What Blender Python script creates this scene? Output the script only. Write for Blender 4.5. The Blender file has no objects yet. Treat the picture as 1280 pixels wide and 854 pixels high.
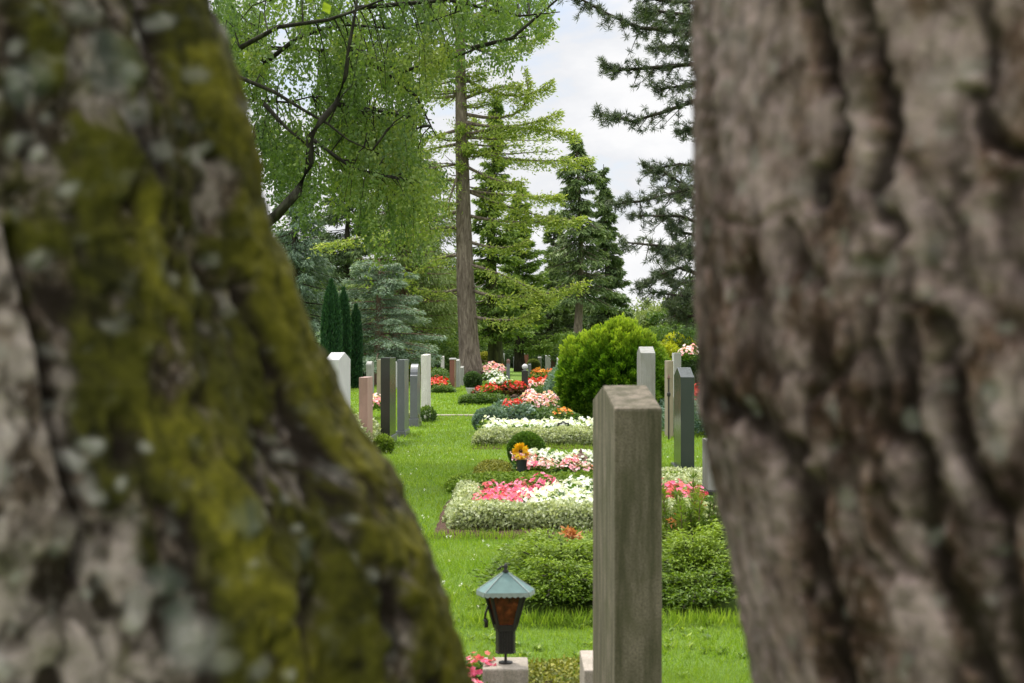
import bpy, bmesh, math, random
import numpy as np
from mathutils import Vector, Matrix

random.seed(7)
rng = np.random.default_rng(11)
SC = bpy.context.scene
COL = SC.collection
F = 1777.8; H = 1.55; VH = 432.0           # focal length in photo pixels, eye height, horizon row
PI = math.pi

def gd(v):                                  # distance on flat ground for a photo row
    return F * H / (v - VH)
def gx(u, d):
    return (u - 640.0) * d / F
def gz(v, d):
    return H - (v - VH) * d / F

# ------------------------------------------------------------------ tags
def tag(o, label=None, cat=None, group=None, kind=None):
    if label: o['label'] = label
    if cat: o['category'] = cat
    if group: o['group'] = group
    if kind: o['kind'] = kind
    return o

def empty(name, loc=(0, 0, 0), rz=0.0):
    o = bpy.data.objects.new(name, None)
    COL.objects.link(o)
    o.empty_display_size = 0.1
    o.location = loc
    o.rotation_euler = (0, 0, rz)
    return o

def kids(o):
    return [c for c in ALLOBJ if c.parent is o]
ALLOBJ = []

def link(o, parent=None):
    COL.objects.link(o)
    if parent is not None:
        o.parent = parent
    ALLOBJ.append(o)
    return o

def copy_tree(o, parent=None):
    c = o.copy()
    link(c, parent)
    for ch in kids(o):
        if ch is not c:
            copy_tree(ch, c)
    return c

# ------------------------------------------------------------------ noise
def _hash(ix, iy, iz, seed):
    h = (ix * 374761393 + iy * 668265263 + iz * 2147483647 + seed * 1274126177) & 0xffffffff
    h = ((h ^ (h >> 13)) * 1274126177) & 0xffffffff
    h = ((h ^ (h >> 16)) * 2246822519) & 0xffffffff
    return ((h ^ (h >> 15)) & 0xffffff) / float(0xffffff)

def vnoise(P, seed=0):
    P = np.asarray(P, dtype=np.float64)
    I = np.floor(P).astype(np.int64); f = P - I
    f = f * f * (3 - 2 * f)
    ix, iy, iz = I[..., 0], I[..., 1], I[..., 2]
    fx, fy, fz = f[..., 0], f[..., 1], f[..., 2]
    r = 0
    for dx in (0, 1):
        wx = fx if dx else 1 - fx
        for dy in (0, 1):
            wy = fy if dy else 1 - fy
            for dz in (0, 1):
                wz = fz if dz else 1 - fz
                r = r + wx * wy * wz * _hash(ix + dx, iy + dy, iz + dz, seed)
    return r

def fbm(P, seed=0, oct=4, gain=0.5):
    P = np.asarray(P, dtype=np.float64)
    a, s, r = 1.0, 0.0, 0
    for i in range(oct):
        r = r + a * vnoise(P * (2.03 ** i) + 17.3 * i, seed + i)
        s += a; a *= gain
    return r / s

# ------------------------------------------------------------------ meshes
def raw_mesh(name, verts, loops, sizes, mat, parent=None, smooth=False, attrs=None):
    me = bpy.data.meshes.new(name)
    verts = np.asarray(verts, dtype=np.float32)
    loops = np.asarray(loops, dtype=np.int32).ravel()
    sizes = np.asarray(sizes, dtype=np.int32)
    me.vertices.add(len(verts)); me.vertices.foreach_set('co', verts.ravel())
    me.loops.add(len(loops)); me.loops.foreach_set('vertex_index', loops)
    me.polygons.add(len(sizes))
    st = np.zeros(len(sizes), dtype=np.int32); st[1:] = np.cumsum(sizes)[:-1]
    me.polygons.foreach_set('loop_start', st)
    me.polygons.foreach_set('loop_total', sizes)
    me.update(calc_edges=True)
    if attrs:
        for k, (dom, arr) in attrs.items():
            a = me.attributes.new(k, 'FLOAT', dom)
            a.data.foreach_set('value', np.asarray(arr, dtype=np.float32))
    if smooth:
        me.polygons.foreach_set('use_smooth', np.ones(len(sizes), dtype=bool))
    me.materials.append(mat)
    o = bpy.data.objects.new(name, me)
    return link(o, parent)

def norm(a):
    return a / np.maximum(np.linalg.norm(a, axis=-1, keepdims=True), 1e-9)

def rand_dirs(n):
    return norm(rng.normal(size=(n, 3)))

def leaf_geo(P, D, N, L, W, bend=0.15):
    """rhombic leaves, folded a little along the middle"""
    n = len(P)
    L = np.broadcast_to(np.asarray(L, dtype=float).reshape(-1, 1), (n, 1)); W = np.broadcast_to(np.asarray(W, dtype=float).reshape(-1, 1), (n, 1))
    D = norm(D); S = norm(np.cross(D, N)); Nn = np.cross(S, D)
    a = P; b = P + D * L * 0.45 + S * W * 0.5 + Nn * L * bend
    c = P + D * L; d = P + D * L * 0.45 - S * W * 0.5 + Nn * L * bend
    V = np.stack([a, b, c, d], axis=1).reshape(-1, 3)
    Fc = np.arange(4 * n, dtype=np.int32)
    return V, Fc, np.full(n, 4, dtype=np.int32)

def leaves(name, P, D, N, L, W, mat, parent=None, tone=None, bend=0.15):
    V, Fc, S = leaf_geo(P, D, N, L, W, bend)
    if tone is None: tone = rng.random(len(P))
    return raw_mesh(name, V, Fc, S, mat, parent, attrs={'tone': ('FACE', tone)})

class Geo:
    def __init__(s): s.v = []; s.f = []; s.n = 0
    def add(s, verts, faces):
        s.v.extend([tuple(p) for p in verts]); s.f.extend([tuple(i + s.n for i in fc) for fc in faces]); s.n += len(verts)
    def tube(s, pts, rad, seg=6, cap=True):
        pts = [Vector(p) for p in pts]; m = len(pts)
        vs = []; fs = []
        up = Vector((0.13, 0.21, 1)).normalized()
        for i, p in enumerate(pts):
            t = (pts[min(i + 1, m - 1)] - pts[max(i - 1, 0)])
            if t.length < 1e-8: t = Vector((0, 0, 1))
            t.normalize()
            a = t.cross(up if abs(t.dot(up)) < .95 else Vector((1, 0, 0))).normalized(); b = t.cross(a)
            r = rad[i] if hasattr(rad, '__len__') else rad
            for k in range(seg):
                an = 2 * PI * k / seg
                vs.append(p + a * (r * math.cos(an)) + b * (r * math.sin(an)))
        for i in range(m - 1):
            for k in range(seg):
                k2 = (k + 1) % seg
                fs.append((i * seg + k, i * seg + k2, (i + 1) * seg + k2, (i + 1) * seg + k))
        if cap:
            fs.append(tuple(range(seg - 1, -1, -1))); fs.append(tuple((m - 1) * seg + k for k in range(seg)))
        s.add(vs, fs)
    def lathe(s, prof, seg=20, c=(0, 0, 0), rot=0.0):
        vs = []; fs = []
        for (r, z) in prof:
            for k in range(seg):
                a = 2 * PI * k / seg + rot
                vs.append((c[0] + r * math.cos(a), c[1] + r * math.sin(a), c[2] + z))
        for i in range(len(prof) - 1):
            for k in range(seg):
                k2 = (k + 1) % seg
                fs.append((i * seg + k, i * seg + k2, (i + 1) * seg + k2, (i + 1) * seg + k))
        fs.append(tuple(range(seg - 1, -1, -1))); fs.append(tuple((len(prof) - 1) * seg + k for k in range(seg)))
        s.add(vs, fs)
    def box(s, x0, x1, y0, y1, z0, z1):
        v = [(x0, y0, z0), (x1, y0, z0), (x1, y1, z0), (x0, y1, z0), (x0, y0, z1), (x1, y0, z1), (x1, y1, z1), (x0, y1, z1)]
        s.add(v, [(0, 3, 2, 1), (4, 5, 6, 7), (0, 1, 5, 4), (1, 2, 6, 5), (2, 3, 7, 6), (3, 0, 4, 7)])
    def build(s, name, mat, parent=None, smooth=False, bevel=0.0, bseg=2):
        me = bpy.data.meshes.new(name)
        me.from_pydata(s.v, [], s.f)
        if bevel > 0:
            bm = bmesh.new(); bm.from_mesh(me)
            ed = [e for e in bm.edges if len(e.link_faces) == 2 and e.calc_face_angle(0) > 0.25]
            bmesh.ops.bevel(bm, geom=ed, offset=bevel, segments=bseg, affect='EDGES', profile=0.6, clamp_overlap=True)
            bm.to_mesh(me); bm.free()
        me.materials.append(mat)
        if smooth:
            me.polygons.foreach_set('use_smooth', np.ones(len(me.polygons), dtype=bool))
        me.update()
        return link(bpy.data.objects.new(name, me), parent)

# ------------------------------------------------------------------ materials
def nmat(name):
    m = bpy.data.materials.new(name); m.use_nodes = True
    nt = m.node_tree; nt.nodes.clear()
    out = nt.nodes.new('ShaderNodeOutputMaterial')
    return m, nt, out

def N(nt, typ, **kw):
    n = nt.nodes.new(typ)
    for k, v in kw.items(): setattr(n, k, v)
    return n

def ramp(nt, stops, fac, interp='LINEAR'):
    r = N(nt, 'ShaderNodeValToRGB'); r.color_ramp.interpolation = interp
    el = r.color_ramp.elements
    while len(el) > 1: el.remove(el[0])
    el[0].position = stops[0][0]; c = stops[0][1]; el[0].color = (*c, 1) if hasattr(c, '__len__') else (c, c, c, 1)
    for p, c in stops[1:]:
        e = el.new(p); e.color = (*c, 1) if hasattr(c, '__len__') else (c, c, c, 1)
    nt.links.new(fac, r.inputs[0])
    return r.outputs[0]

def noise(nt, scale, detail=4, rough=0.55, vec=None, dist=0.0):
    n = N(nt, 'ShaderNodeTexNoise'); n.inputs['Scale'].default_value = scale
    n.inputs['Detail'].default_value = detail; n.inputs['Roughness'].default_value = rough
    n.inputs['Distortion'].default_value = dist
    if vec is not None: nt.links.new(vec, n.inputs['Vector'])
    return n.outputs['Fac']

def mix(nt, fac, a, b, mode='MIX'):
    m = N(nt, 'ShaderNodeMix', data_type='RGBA', blend_type=mode)
    for s, v in ((m.inputs[0], fac), (m.inputs[6], a), (m.inputs[7], b)):
        if isinstance(v, bpy.types.NodeSocket): nt.links.new(v, s)
        elif hasattr(v, '__len__'): s.default_value = (*v, 1)
        else: s.default_value = v
    return m.outputs[2]

def bump(nt, h, strength, dist, prev=None):
    b = N(nt, 'ShaderNodeBump'); b.inputs['Strength'].default_value = strength; b.inputs['Distance'].default_value = dist
    nt.links.new(h, b.inputs['Height'])
    if prev is not None: nt.links.new(prev, b.inputs['Normal'])
    return b.outputs[0]

def objvec(nt, scale=(1, 1, 1), which='Object'):
    t = N(nt, 'ShaderNodeTexCoord'); m = N(nt, 'ShaderNodeMapping'); m.inputs['Scale'].default_value = scale
    nt.links.new(t.outputs[which], m.inputs[0]); return m.outputs[0]

def princ(nt, out, color, rough=0.7, spec=0.3, normal=None, metal=0.0):
    p = N(nt, 'ShaderNodeBsdfPrincipled')
    if isinstance(color, bpy.types.NodeSocket): nt.links.new(color, p.inputs['Base Color'])
    else: p.inputs['Base Color'].default_value = (*color, 1)
    if isinstance(rough, bpy.types.NodeSocket): nt.links.new(rough, p.inputs['Roughness'])
    else: p.inputs['Roughness'].default_value = rough
    p.inputs['Specular IOR Level'].default_value = spec
    p.inputs['Metallic'].default_value = metal
    if normal is not None: nt.links.new(normal, p.inputs['Normal'])
    if out is not None: nt.links.new(p.outputs[0], out.inputs[0])
    return p

def foliage(name, dark, mid, light, trans=0.35, rough=0.55, spec=0.25, patch=0.0, patch_col=None, pscale=1.5):
    m, nt, out = nmat(name)
    gn = {'leaf_birch': (1.5, 1.38, 1.35), 'larch': (1.7, 1.7, 1.9), 'spruce': (2.3, 2.05, 1.7), 'spruce_olive': (1.3, 1.6, 1.3), 'spruce_mid': (2.3, 2.15, 1.6), 'cedar': (1.75, 1.65, 1.4), 'grass': (1.35, 1.25, .8), 'shrub_dark': (1.5, 1.4, 1.2), 'pine': (1.7, 1.65, 1.4), 'juniper': (1.2, 1.2, 1)}.get(name)
    if gn: dark, mid, light = [tuple(c * k for c, k in zip(q, gn)) for q in (dark, mid, light)]
    a = N(nt, 'ShaderNodeAttribute', attribute_name='tone')
    col = ramp(nt, [(0.0, dark), (0.5, mid), (1.0, light)], a.outputs['Fac'])
    if patch > 0:
        nz = noise(nt, pscale, 3, 0.5, objvec(nt))
        r = ramp(nt, [(0.45, 0.0), (0.65, patch)], nz)
        col = mix(nt, r, col, patch_col)
    p = princ(nt, None, col, rough, spec)
    t = N(nt, 'ShaderNodeBsdfTranslucent'); 
    tc = mix(nt, 1.0, col, (1.25, 1.3, 0.6), 'MULTIPLY')
    nt.links.new(tc, t.inputs[0])
    ms = N(nt, 'ShaderNodeMixShader'); ms.inputs[0].default_value = trans
    nt.links.new(p.outputs[0], ms.inputs[1]); nt.links.new(t.outputs[0], ms.inputs[2])
    nt.links.new(ms.outputs[0], out.inputs[0])
    return m

def stone(name, base, fleck, grain=260, rough=0.55, dirt=0.0, dirt_col=(0.05, 0.055, 0.03), light=None, streak=6, spec=0.35):
    m, nt, out = nmat(name)
    v = objvec(nt)
    g = noise(nt, grain, 2, 0.7, v)
    col = ramp(nt, [(0.3, fleck), (0.5, base), (0.75, light or tuple(min(1, c * 1.35) for c in base))], g)
    big = noise(nt, 2.5, 4, 0.6, v)
    col = mix(nt, ramp(nt, [(0.35, 0.0), (0.7, 0.35)], big), col, tuple(c * 0.6 for c in base))
    if dirt > 0:
        sv = objvec(nt, (streak * 2.5, streak * 2.5, streak * 0.35))
        s1 = noise(nt, 1.0, 5, 0.65, sv)
        s2 = noise(nt, 5.0, 5, 0.65, v)
        f1 = ramp(nt, [(0.4, 0.0), (0.6, dirt)], s1)
        col = mix(nt, f1, col, dirt_col)
        col = mix(nt, ramp(nt, [(0.5, 0.0), (0.68, dirt * 0.8)], s2), col, tuple(c * 1.5 for c in dirt_col))
    nb = bump(nt, noise(nt, 60, 4, 0.6, v), 0.25, 0.004)
    princ(nt, out, col, rough, spec, nb)
    return m

def plain(name, col, rough=0.5, spec=0.4, metal=0.0, var=0.25, scale=30):
    m, nt, out = nmat(name)
    c = mix(nt, noise(nt, scale, 4, 0.6, objvec(nt)), tuple(x * (1 - var) for x in col), tuple(min(1, x * (1 + var)) for x in col))
    nb = bump(nt, noise(nt, scale * 3, 3, 0.6, objvec(nt)), 0.15, 0.003)
    princ(nt, out, c, rough, spec, nb, metal)
    return m

def barkmat(name, c0, c1, c2, vs=(6, 6, 1.2), b=0.8):
    m, nt, out = nmat(name)
    n1 = noise(nt, 1.6, 6, 0.65, objvec(nt, vs), 0.6)
    n2 = noise(nt, 1.1, 3, 0.5, objvec(nt, (0.8, 0.8, 0.5)))
    col = ramp(nt, [(0.33, c0), (0.52, c1), (0.7, c2)], n1)
    col = mix(nt, ramp(nt, [(0.45, 0.0), (0.7, 0.5)], n2), col, c0)
    princ(nt, out, col, 0.9, 0.15, bump(nt, n1, b, 0.05))
    return m

M = {}
M['leaf_birch'] = foliage('leaf_birch', (0.045, 0.085, 0.022), (0.085, 0.145, 0.035), (0.17, 0.22, 0.05), 0.45, patch=0.55, patch_col=(0.075, 0.125, 0.06), pscale=0.8)
M['leaf_lime'] = foliage('leaf_lime', (0.10, 0.16, 0.02), (0.17, 0.24, 0.03), (0.28, 0.32, 0.05), 0.5)
M['larch'] = foliage('larch', (0.075, 0.115, 0.02), (0.16, 0.20, 0.035), (0.27, 0.29, 0.06), 0.35)
M['spruce'] = foliage('spruce', (0.018, 0.035, 0.016), (0.040, 0.070, 0.028), (0.085, 0.125, 0.045), 0.18)
M['spruce_olive'] = foliage('spruce_olive', (0.035, 0.055, 0.012), (0.085, 0.115, 0.022), (0.19, 0.21, 0.04), 0.28)
M['spruce_mid'] = foliage('spruce_mid', (0.03, 0.055, 0.022), (0.075, 0.11, 0.045), (0.13, 0.17, 0.07), 0.25)
M['cedar'] = foliage('cedar', (0.035, 0.065, 0.045), (0.085, 0.13, 0.10), (0.18, 0.24, 0.19), 0.2)
M['yew'] = foliage('yew', (0.010, 0.035, 0.014), (0.022, 0.07, 0.026), (0.055, 0.14, 0.04), 0.15)
M['pine'] = foliage('pine', (0.022, 0.034, 0.026), (0.045, 0.062, 0.04), (0.09, 0.11, 0.06), 0.12)
M['boxball'] = foliage('boxball', (0.035, 0.10, 0.006), (0.12, 0.24, 0.014), (0.33, 0.43, 0.035), 0.35)
M['ball_dark'] = foliage('ball_dark', (0.03, 0.075, 0.006), (0.06, 0.13, 0.012), (0.11, 0.2, 0.02), 0.3)
M['golden'] = foliage('golden', (0.10, 0.15, 0.01), (0.22, 0.27, 0.015), (0.42, 0.42, 0.03), 0.4)
M['shrub_mid'] = foliage('shrub_mid', (0.03, 0.07, 0.015), (0.07, 0.13, 0.025), (0.15, 0.22, 0.05), 0.3)
M['shrub_pale'] = foliage('shrub_pale', (0.09, 0.13, 0.04), (0.17, 0.22, 0.07), (0.27, 0.32, 0.12), 0.35)
M['shrub_dark'] = foliage('shrub_dark', (0.012, 0.03, 0.012), (0.03, 0.06, 0.02), (0.06, 0.11, 0.035), 0.2)
M['variegated'] = foliage('variegated', (0.13, 0.17, 0.06), (0.40, 0.44, 0.24), (0.72, 0.73, 0.52), 0.25)
M['blue_leaf'] = foliage('blue_leaf', (0.06, 0.12, 0.08), (0.11, 0.18, 0.13), (0.20, 0.28, 0.20), 0.25)
M['cover'] = foliage('cover', (0.06, 0.12, 0.012), (0.14, 0.22, 0.02), (0.30, 0.38, 0.06), 0.3)
M['juniper'] = foliage('juniper', (0.028, 0.055, 0.008), (0.08, 0.135, 0.016), (0.19, 0.26, 0.03), 0.3)
M['moss_cover'] = foliage('moss_cover', (0.06, 0.08, 0.01), (0.18, 0.19, 0.02), (0.34, 0.32, 0.05), 0.2)
M['beg_leaf'] = foliage('beg_leaf', (0.03, 0.09, 0.012), (0.09, 0.18, 0.02), (0.20, 0.28, 0.04), 0.3)
M['bronze_leaf'] = foliage('bronze_leaf', (0.05, 0.02, 0.012), (0.11, 0.05, 0.02), (0.10, 0.12, 0.03), 0.25)
M['petal_pink'] = foliage('petal_pink', (0.62, 0.07, 0.17), (0.82, 0.17, 0.30), (0.9, 0.36, 0.47), 0.3)
M['petal_pale'] = foliage('petal_pale', (0.85, 0.28, 0.36), (0.88, 0.55, 0.58), (0.9, 0.78, 0.76), 0.3)
M['petal_white'] = foliage('petal_white', (0.72, 0.74, 0.60), (0.84, 0.85, 0.78), (0.9, 0.9, 0.88), 0.25)
M['petal_red'] = foliage('petal_red', (0.45, 0.015, 0.01), (0.70, 0.04, 0.025), (0.8, 0.16, 0.1), 0.25)
M['petal_orange'] = foliage('petal_orange', (0.7, 0.12, 0.03), (0.82, 0.3, 0.05), (0.85, 0.5, 0.1), 0.3)
M['petal_yellow'] = foliage('petal_yellow', (0.8, 0.36, 0.01), (0.88, 0.52, 0.015), (0.9, 0.68, 0.05), 0.3)
M['dry_leaf'] = foliage('dry_leaf', (0.35, 0.10, 0.03), (0.5, 0.18, 0.06), (0.6, 0.28, 0.12), 0.3)
M['grass'] = foliage('grass', (0.085, 0.165, 0.016), (0.135, 0.235, 0.025), (0.23, 0.32, 0.06), 0.4, 0.5, 0.3, patch=0.5, patch_col=(0.19, 0.255, 0.035), pscale=0.9)
M['clover'] = foliage('clover', (0.6, 0.6, 0.5), (0.75, 0.75, 0.65), (0.85, 0.85, 0.8), 0.2)
M['bark_far'] = barkmat('bark_far', (0.06, 0.045, 0.034), (0.145, 0.115, 0.09), (0.24, 0.195, 0.155))
M['bark_dark'] = barkmat('bark_dark', (0.02, 0.017, 0.013), (0.045, 0.038, 0.028), (0.085, 0.075, 0.055))
M['bark_limb'] = barkmat('bark_limb', (0.010, 0.009, 0.006), (0.024, 0.022, 0.015), (0.06, 0.06, 0.04))
M['bark_red'] = barkmat('bark_red', (0.08, 0.05, 0.035), (0.17, 0.11, 0.08), (0.25, 0.17, 0.13))
M['bark_moss'] = barkmat('bark_moss', (0.02, 0.022, 0.012), (0.05, 0.055, 0.02), (0.10, 0.11, 0.03))
M['st_near'] = stone('st_near', (0.18, 0.148, 0.112), (0.09, 0.075, 0.055), 170, 0.85, 0.8, (0.050, 0.048, 0.024), streak=6, spec=0.15)
M['st_white'] = stone('st_white', (0.50, 0.49, 0.48), (0.38, 0.37, 0.36), 220, 0.6, 0.12, (0.25, 0.25, 0.22))
M['st_marble'] = stone('st_marble', (0.62, 0.59, 0.54), (0.45, 0.42, 0.38), 60, 0.6, 0.3, (0.3, 0.27, 0.22))
M['st_pink'] = stone('st_pink', (0.42, 0.25, 0.21), (0.24, 0.13, 0.12), 180, 0.5, 0.15)
M['st_black'] = stone('st_black', (0.022, 0.021, 0.019), (0.012, 0.012, 0.012), 240, 0.22, 0.0, light=(0.05, 0.05, 0.047), spec=0.6)
M['st_grey'] = stone('st_grey', (0.12, 0.125, 0.135), (0.07, 0.075, 0.08), 240, 0.3, 0.1, light=(0.22, 0.22, 0.23), spec=0.5)
M['st_brown'] = stone('st_brown', (0.30, 0.245, 0.17), (0.2, 0.16, 0.11), 160, 0.75, 0.2)
M['st_midgrey'] = stone('st_midgrey', (0.27, 0.265, 0.245), (0.17, 0.17, 0.155), 200, 0.7, 0.5, (0.12, 0.12, 0.08))
M['st_green'] = stone('st_green', (0.024, 0.032, 0.029), (0.012, 0.018, 0.016), 190, 0.22, 0.0, light=(0.06, 0.072, 0.066), spec=0.6)
M['st_red'] = stone('st_red', (0.17, 0.065, 0.045), (0.09, 0.035, 0.025), 200, 0.3, 0.0, spec=0.5)
M['st_plinth'] = stone('st_plinth', (0.36, 0.31, 0.26), (0.22, 0.19, 0.16), 160, 0.85, 0.35, (0.14, 0.13, 0.09), spec=0.15)
M['verdigris'] = plain('verdigris', (0.10, 0.165, 0.155), 0.6, 0.3, 0.25, 0.35, 18)
M['verdigris_pale'] = plain('verdigris_pale', (0.27, 0.31, 0.29), 0.6, 0.3, 0.1, 0.3, 40)
M['iron'] = plain('iron', (0.03, 0.028, 0.026), 0.5, 0.4, 0.4)
M['iron_rust'] = plain('iron_rust', (0.16, 0.095, 0.075), 0.7, 0.3, 0.2)
M['pot_black'] = plain('pot_black', (0.015, 0.03, 0.025), 0.4, 0.5)
M['pot_clay'] = plain('pot_clay', (0.17, 0.09, 0.06), 0.8, 0.2)
M['pot_grey'] = plain('pot_grey', (0.42, 0.41, 0.38), 0.8, 0.2)
M['candle'] = plain('candle', (0.75, 0.7, 0.55), 0.5, 0.4, 0, 0.05)
M['candle_red'] = plain('candle_red', (0.45, 0.02, 0.015), 0.3, 0.5, 0, 0.1)
M['seed'] = plain('seed', (0.05, 0.02, 0.008), 0.9, 0.2)

def amber_glass():
    m, nt, out = nmat('amber_glass')
    n = noise(nt, 22, 4, 0.6, objvec(nt))
    col = ramp(nt, [(0.35, (0.02, 0.007, 0.004)), (0.55, (0.10, 0.022, 0.008)), (0.75, (0.24, 0.07, 0.02))], n)
    p = princ(nt, out, col, 0.25, 0.5, bump(nt, n, 0.4, 0.006))
    return m
M['amber'] = amber_glass()
def soilmat():
    m, nt, out = nmat('soil')
    n = noise(nt, 45, 6, 0.7, objvec(nt))
    col = ramp(nt, [(0.3, (0.03, 0.018, 0.012)), (0.5, (0.085, 0.05, 0.036)), (0.7, (0.19, 0.12, 0.09))], n)
    princ(nt, out, col, 0.95, 0.1, bump(nt, n, 1.0, 0.02)); return m
M['soil'] = soilmat()
def lawnmat():
    m, nt, out = nmat('lawn')
    v = objvec(nt)
    n1 = noise(nt, 0.35, 5, 0.6, v); n2 = noise(nt, 14, 6, 0.7, v); n3 = noise(nt, 120, 3, 0.7, v)
    c = ramp(nt, [(0.3, (0.075, 0.14, 0.014)), (0.5, (0.115, 0.20, 0.02)), (0.72, (0.17, 0.25, 0.035))], n1)
    c = mix(nt, ramp(nt, [(0.4, 0.0), (0.65, 0.55)], n2), c, (0.15, 0.24, 0.03))
    c = mix(nt, ramp(nt, [(0.35, 0.5), (0.6, 0.0)], n3), c, (0.05, 0.085, 0.012))
    princ(nt, out, c, 0.85, 0.15, bump(nt, n3, 0.7, 0.02, bump(nt, n2, 0.5, 0.05)))
    return m
M['lawn'] = lawnmat()

# ------------------------------------------------------------------ ground
def zgr(x, y):
    x = np.asarray(x, float); y = np.asarray(y, float)
    return 0.012 * np.sin(x * 0.9 + 1.3) * np.sin(y * 0.55) + 0.0
def ground():
    xs = np.concatenate([np.linspace(-500, -40, 12)[:-1], np.linspace(-40, 40, 161), np.linspace(40, 500, 12)[1:]])
    ys = np.concatenate([np.linspace(-300, -10, 8)[:-1], np.linspace(-10, 110, 241), np.linspace(110, 900, 16)[1:]])
    X, Y = np.meshgrid(xs, ys)
    fade = np.clip(1 - np.abs(X) / 60, 0, 1)
    Z = zgr(X, Y) * fade
    V = np.stack([X, Y, Z], -1).reshape(-1, 3)
    nx, ny = len(xs), len(ys)
    i = np.arange(ny - 1)[:, None] * nx + np.arange(nx - 1)[None, :]
    i = i.ravel()
    q = np.stack([i, i + 1, i + nx + 1, i + nx], 1)
    o = raw_mesh('lawn', V, q, np.full(len(q), 4), M['lawn'], smooth=True)
    tag(o, kind='structure')
ground()

BEDS = []     # rectangles without grass: x0,x1,y0,y1
def bed_soil(x0, x1, y0, y1, h=0.04):
    BEDS.append((x0, x1, y0, y1))
    n = 30
    X, Y = np.meshgrid(np.linspace(x0, x1, n), np.linspace(y0, y1, n))
    ex = np.minimum(X - x0, x1 - X); ey = np.minimum(Y - y0, y1 - Y)
    e = np.clip(np.minimum(ex, ey) / 0.08, 0, 1)
    wob = fbm(np.stack([X * 6, Y * 6, X * 0], -1), 5)
    Z = zgr(X, Y) + 0.004 + e * h * (0.5 + wob) - (1 - e) * 0.03
    V = np.stack([X + (wob - .5) * 0.1, Y + (wob - .5) * 0.08, Z], -1).reshape(-1, 3)
    i = (np.arange(n - 1)[:, None] * n + np.arange(n - 1)[None, :]).ravel()
    q = np.stack([i, i + 1, i + n + 1, i + n], 1)
    tag(raw_mesh('soil', V, q, np.full(len(q), 4), M['soil'], smooth=True), kind='structure')

# ------------------------------------------------------------------ foreground trunks
def seg_dist(U, V, pts):
    """distance to a polyline and the parameter along it"""
    best = np.full(U.shape, 1e9)
    for (a, b) in zip(pts[:-1], pts[1:]):
        dx, dy = b[0] - a[0], b[1] - a[1]
        L2 = dx * dx + dy * dy
        t = np.clip(((U - a[0]) * dx + (V - a[1]) * dy) / L2, 0, 1)
        best = np.minimum(best, np.hypot(U - a[0] - t * dx, V - a[1] - t * dy))
    return best

def trunk_grid(edge, side, yc, Rf, ztop, zlo, zhi, nth, nz):
    zs = np.concatenate([np.linspace(-0.15, zlo, 60)[:-1], np.linspace(zlo, zhi, nz), np.linspace(zhi, ztop, 90)[1:]])
    ev = np.array([e[1] for e in edge], float); eu = np.array([e[0] for e in edge], float)
    v = VH + (H - zs) * F / yc
    u = np.interp(v, ev, eu)
    a = (u - 640) / F
    R = Rf(zs)
    cx = a * yc + side * R * np.sqrt(1 + a * a)
    k = np.ones(21) / 21.0
    cxp = np.pad(cx, 10, mode='edge'); cx = np.convolve(cxp, k, 'valid')
    th = np.linspace(0, 2 * PI, nth, endpoint=False)
    T, Z = np.meshgrid(th, zs)
    CX = cx[:, None] + 0 * T; RR = R[:, None] + 0 * T
    return T, Z, CX, RR, zs

def trunk_mesh(name, T, Z, CX, RR, yc, disp, attrs, mat, parent):
    r = RR + disp
    X = CX + r * np.cos(T); Y = yc + r * np.sin(T)
    V = np.stack([X, Y, Z], -1).reshape(-1, 3)
    nz, nt_ = T.shape
    i = np.arange(nz - 1)[:, None] * nt_ + np.arange(nt_)[None, :]
    j = np.arange(nz - 1)[:, None] * nt_ + (np.arange(nt_)[None, :] + 1) % nt_
    q = np.stack([i.ravel(), j.ravel(), (j + nt_).ravel(), (i + nt_).ravel()], 1)
    at = {k: ('POINT', a.ravel()) for k, a in attrs.items()}
    return raw_mesh(name, V, q, np.full(len(q), 4), mat, parent, smooth=True, attrs=at)

def fit_edge(Z, T, CX, RR, disp, yc, edge, side):
    """shift each ring so that the outline falls where the trunk's edge was measured"""
    r = RR + disp; X = CX + r * np.cos(T); Y = yc + r * np.sin(T)
    ok = Y > .3
    U = np.where(ok, 640 + F * X / np.maximum(Y, .3), 640 - side * -9e3 if False else np.nan)
    cur = np.nanmax(U, 1) if side < 0 else np.nanmin(U, 1)
    w = 31; k = np.ones(w) / w; cur = np.convolve(np.pad(cur, w // 2, mode='edge'), k, 'valid')
    v = VH + (H - Z[:, 0]) * F / yc
    tgt = np.interp(v, [e[1] for e in edge], [e[0] for e in edge])
    return CX + ((tgt - cur) / F * yc)[:, None]

def sstep(x, a, b):
    t = np.clip((x - a) / (b - a), 0, 1); return t * t * (3 - 2 * t)

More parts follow.
